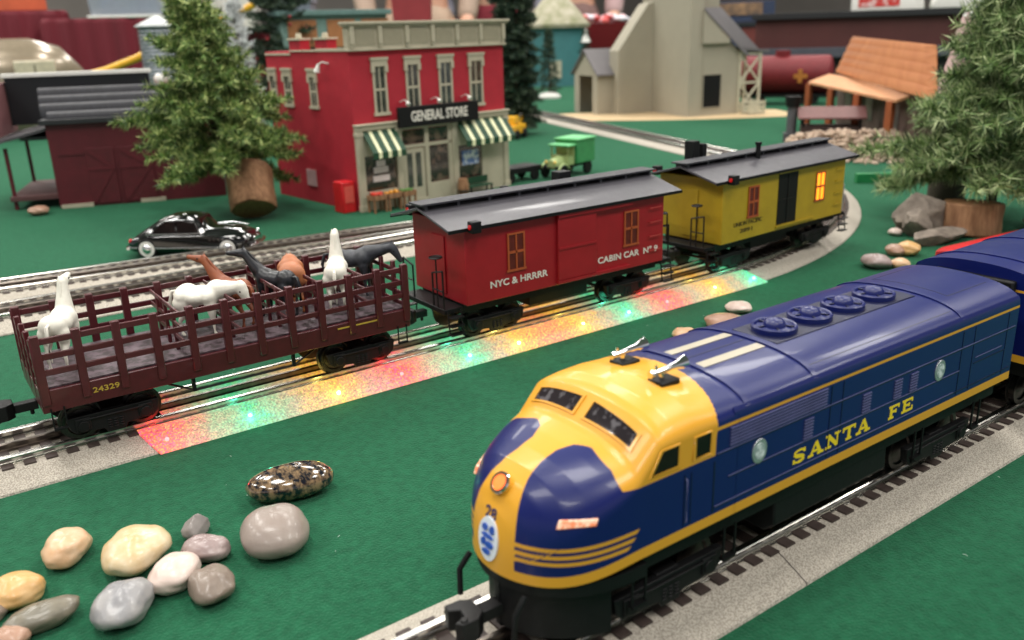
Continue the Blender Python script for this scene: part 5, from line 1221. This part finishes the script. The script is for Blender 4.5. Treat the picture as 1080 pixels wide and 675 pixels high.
# ================================================================== far background on the right
BG=thing('long_building','long dark brown building with a flat black roof behind the cabin','building',(217,142,3.4),-57)
b=MB();b.box(-27,27,0,10,9.5,17);b.build('wall',mat('bg_brown',(82,40,38),.7,var=.12,vs=.1),BG,bevel=.1)
b=MB();b.box(-28,28,-1.5,11,17,18.6);b.build('roof',mat('bg_roof',(30,30,34),.6),BG,bevel=.1);b=MB();b.box(-28,28,-2.5,1,7,9.5);b.build('ledge',mat('bg_ledge',(76,78,88),.6),BG,bevel=.1);b=MB();b.box(-27,27,.5,10,-3.4,7);b.build('base',mat('bg_base',(44,40,42),.7),BG)
RC=thing('red_tank_car','dark red tank car with a yellow cross mark behind the elevator truss','tank car',(188,144,0),-57)
b=MB();b.cyl((-11,0,7.2),(11,0,7.2),4.6,n=28);b.ell((-11,0,7.2),(1.4,4.6,4.6));b.ell((11,0,7.2),(1.4,4.6,4.6));b.build('tank',mat('tank_red',(112,16,26),.6),RC,smooth=50)
b=MB();b.cyl((0,0,11),(0,0,13),1.8,n=20);b.build('dome',mat('tank_red',(150,26,34)),RC,smooth=50)
b=MB();b.box(4.2,5.2,-4.8,-4.4,5.4,8.6);b.box(3.2,6.4,-4.78,-4.4,6.5,7.5);b.build('emblem',mat('mark_ochre',(176,110,40),.6),RC)
b=MB();b.box(-12,12,-2.6,2.6,1.8,2.6);b.build('frame',M_black,RC)
for x in(-8,-5,5,8):b=MB();b.cyl((x,-2.2,1.2),(x,2.2,1.2),1.2,n=16);b.build('wheel',M_black2,RC)
BL=thing('blue_building','dark blue model building with brown windows behind the elevator','building',(251,212,0),-50)
b=MB();b.box(-11,12,0,9,-10,27);b.build('wall',mat('bg_blue',(46,56,84),.7),BL,bevel=.1)
for x in(-6,5):b=MB();b.box(x-3.6,x+3.6,-.3,.2,13,18.5);b.build('window',mat('bg_win',(110,48,44),.5),BL)
b=MB();b.box(-12,13,-1,10,18.8,20.2);b.build('ledge',mat('bg_black',(30,32,38)),BL)
b=MB();b.box(-8,8,-.3,.2,22.5,26.5);b.build('shop_window',mat('bg_shelf',(170,130,96),.5,vs=.25,col2=(70,60,60)),BL)
WC=thing('white_van','white toy van with red lettering panel on the long brown building','toy van',(246,154,22.0),-57)
b=MB();b.loft([[Vector((x,y,z)) for y,z in((-4,0),(-4,h*.7),(-3,h),(3,h),(4,h*.7),(4,0))] for x,h in((-9,5),(-8.5,8.5),(5,9),(8,5.5),(10,4.5),(10.5,1))]);b.build('body',M_white,WC,bevel=.3)
b=MB();b.box(-7,4,-4.15,-3.9,1.2,3.6);b.build('red_panel',mat('panel_red',(206,54,48),.5,vs=.8,col2=(230,200,196),thr=(.5,.6)),WC)
o=thing('toy_car','white toy car with dark windows at the top right','toy car',(256,134,22.0),-57)
b=MB();b.loft([[Vector((x,y,z)) for y,z in((-4,0),(-4.2,h*.6),(-3,h),(3,h),(4.2,h*.6),(4,0))] for x,h in((-10,2),(-9,4.6),(-3,8.4),(4,8.6),(8,5),(12,4),(13,1.5))]);b.build('body',M_white,o,bevel=.4)
b=MB();b.prism([(-7,4.8),(-2.6,7.6),(3.6,7.8),(6,5)],-4.4,-3.2);b.build('side_window',M_black,o)
# pink shingled turret behind the right tree
TU=thing('shingle_turret','turret of pale pink shingles peeking from behind the right pine','turret',(92.6,48.4,0),-20);TU.scale=(1,1,1)
b=MB();b.cyl((0,0,0),(0,0,11),1.9,n=20);b.build('wall',mat('turret_wall',(70,62,50),.8),TU,smooth=40)
b=MB()
for k in range(5):
    z=11.0+k*1.75;r=2.5-k*.36;n=9-k
    for i in range(n):
        a=2*PI*(i+.5*(k%2))/n;a2=a+2*PI/n*.94
        b.add([Vector((r*math.cos(q),r*math.sin(q),z+h)) for q,h in((a,0),((a+a2)/2,-.35),(a2,0))]+[Vector(((r-.6)*math.cos(q),(r-.6)*math.sin(q),z+2.1)) for q in(a2,a)]+[Vector(((r-.25)*math.cos(q),(r-.25)*math.sin(q),z+h)) for q,h in((a,0),((a+a2)/2,-.35),(a2,0))],[(0,1,2,3,4),(0,5,6,1),(1,6,7,2),(0,4,5),(2,7,3)])
b.build('shingle_roof',mat('shingle_pink',(196,158,158),.7,col2=(222,190,186),vs=1.5),TU,recalc=False,weld=False)
b=MB();b.cyl((0,0,19.6),(0,0,20.6),.6,.2,n=12);b.build('finial',M_white,TU,smooth=40)
# teal round building, dark red bowl, teal roofed building
M_teal=mat('teal_paint',(62,118,122),.6,var=.08,vs=.2)
TB=thing('teal_building','round fronted teal building with cream roof trim behind the small fir','building',(210,262,0),-40)
b=MB();b.cyl((0,0,-6),(0,0,22),10.5,n=40);b.build('wall',M_teal,TB,smooth=40)
b=MB();b.lathe([(12.2,20.2),(12.4,21.4),(4,31),(0,32)],n=40);b.build('roof',mat('roof_snow',(176,168,150),.7,vs=.3,col2=(120,122,84)),TB,smooth=40)
b=MB();b.box(-2,2,-10.8,-10.2,3,9);b.build('window',M_stan,TB)
BW=thing('red_boat','deep red boat shaped bowl with white and pink stuff on top','bowl',(241,272,0),-43)
b=MB();b.loft([[Vector((x*k,4+ (y-4)*k,z)) for x,y in((-12,0),(-9,-5),(9,-5),(12,0),(9,6),(-9,6))] for k,z in((.55,2),(.8,10),(1.0,19),(1.05,21.5),(.95,21.5),(.9,20))]);b.build('hull',mat('bowl_red',(110,12,26),.4,coat=.2),BW,smooth=30)
b=MB();rnd=random.Random(5)
for i in range(26):b.ell((rnd.uniform(-9,9),rnd.uniform(-4,6),22+rnd.random()*2),(rnd.uniform(1.5,3),rnd.uniform(1,2.4),1.2),10,6)
prop(b.build('fabric_pieces',mat('cargo_mix',(222,218,226),.7,vs=.15,col2=(206,86,84),thr=(.5,.56)),BW,smooth=60),kind='stuff')
TT=thing('teal_shop','teal framed model shop with orange brown windows behind the store roof','building',(80,171,0),-8)
b=MB();b.box(-11,11,0,10,0,23.6);b.build('wall',mat('teal_pale',(120,150,142),.6),TT,bevel=.1)
b=MB();b.box(-11.8,11.8,-1,11,23.6,24.6);b.build('roof',mat('teal_pale2',(98,128,124),.6),TT,bevel=.1)
for x in(-6.6,1.4,8.6):b=MB();b.box(x-3.2,x+2.6,-.25,.1,17.5,22.8);b.build('window',mat('win_orange',(168,112,70),.5,var=.1),TT)
# ------------------------------------------------------------------ people standing beyond the layout
def person(label,x,y,yaw,top,trouser,skinc,hair,k=1.):
    o=thing('person',label,'person',(x,y,-75),yaw,'people standing beyond the layout')
    H_=170*k
    def sk(V,E_,r):
        vs,fs=skin([Vector(v)*k for v in V],E_,[a*k if not isinstance(a,tuple) else (a[0]*k,a[1]*k) for a in r],2);b=MB();b.add(vs,fs);return b
    V=[(0,0,95),(0,0,110),(0,0,128),(0,0,143),(0,0,150),(0,1,158),(0,2,166),
       (-10,0,90),(-11,0,50),(-11,-1,9),(-11,10,4),(10,0,90),(11,0,50),(11,-1,9),(11,10,4),
       (-18,0,139),(-25,0,115),(-22,14,98),(-18,22,97),(18,0,139),(25,0,115),(22,14,98),(18,22,97)]
    E_=[(0,1),(1,2),(2,3),(3,4),(4,5),(5,6),(0,7),(7,8),(8,9),(9,10),(0,11),(11,12),(12,13),(13,14),(3,15),(15,16),(16,17),(17,18),(3,19),(19,20),(20,21),(21,22)]
    r=[(16,11),(14,10),(17,11),(12,8),5.5,8,8.5,10,7,4.8,3.5,10,7,4.8,3.5,6,4.6,3.4,3,6,4.6,3.4,3]
    sk(V,E_,r).build('body',skinc,o,smooth=180,weld=False)
    tv=[(0,0,114),(0,0,119),(0,0,129),(0,0,142),(-18,0,139),(-25,0,115),(18,0,139),(25,0,115),(-22,13,99),(22,13,99)]
    sk(tv,[(0,1),(1,2),(2,3),(3,4),(4,5),(3,6),(6,7),(5,8),(7,9)],[(17,12.5),(15.5,11.5),(18,12),(11,8.5),7,5.8,7,5.8,4.5,4.5]).build('shirt',top,o,smooth=180,weld=False)
    pv=[(0,0,97),(-9.5,0,88),(-11,0,50),(-11,-1,8),(9.5,0,88),(11,0,50),(11,-1,8),(0,0,113)]
    sk(pv,[(0,1),(1,2),(2,3),(0,4),(4,5),(5,6),(0,7)],[(17.5,13.5),12,9.5,7.5,12,9.5,7.5,(16.5,12.5)]).build('trousers',trouser,o,smooth=180,weld=False)
    b=MB();b.ell((0,-1*k,165*k),(9.3*k,10*k,9*k),20,12);b.build('hair',hair,o,smooth=60)
    return o
SK=mat('skin',(198,150,126),.5,var=.06);HR=mat('hair',(52,38,30),.7)
person('person in khaki trousers standing beyond the store roof',216,372,150,mat('shirt_taupe',(160,138,122),.8),mat('khaki',(176,152,132),.8,var=.08,vs=.1),SK,HR)
person('person in grey top and dark red trousers beside the khaki trousers',252,362,150,mat('shirt_grey',(120,120,132),.8),mat('dark_red_cloth',(120,24,40),.8),SK,HR)
person('person in brown trousers rightmost of the three beyond the store',288,352,145,mat('shirt_rose',(170,140,140),.8),mat('brown_cloth',(120,92,88),.8),SK,HR)
# ================================================================== light: rows of hall ceiling lamps
def lamp(x,y,w,h,e,c=(1,.965,.91)):
    ld=bpy.data.lights.new('ceiling_lamp','AREA');ld.shape='RECTANGLE';ld.size=w*S;ld.size_y=h*S;ld.energy=e;ld.color=c
    o=bpy.data.objects.new('ceiling_lamp',ld);C.objects.link(o);o.location=(x*S,y*S,3.2);return o
for x in(-260,-20,220,460):
    for y in(-180,60,300,540,780):
        lamp(x,y,60,120,50)
w=bpy.data.worlds.new('World');sc.world=w;w.use_nodes=True
bg=w.node_tree.nodes['Background'];bg.inputs[0].default_value=(.78,.8,.85,1);bg.inputs[1].default_value=.62
sc.view_settings.view_transform='Standard';sc.view_settings.look='None';sc.view_settings.gamma=1;sc.view_settings.exposure=.10
sc.render.engine='CYCLES'
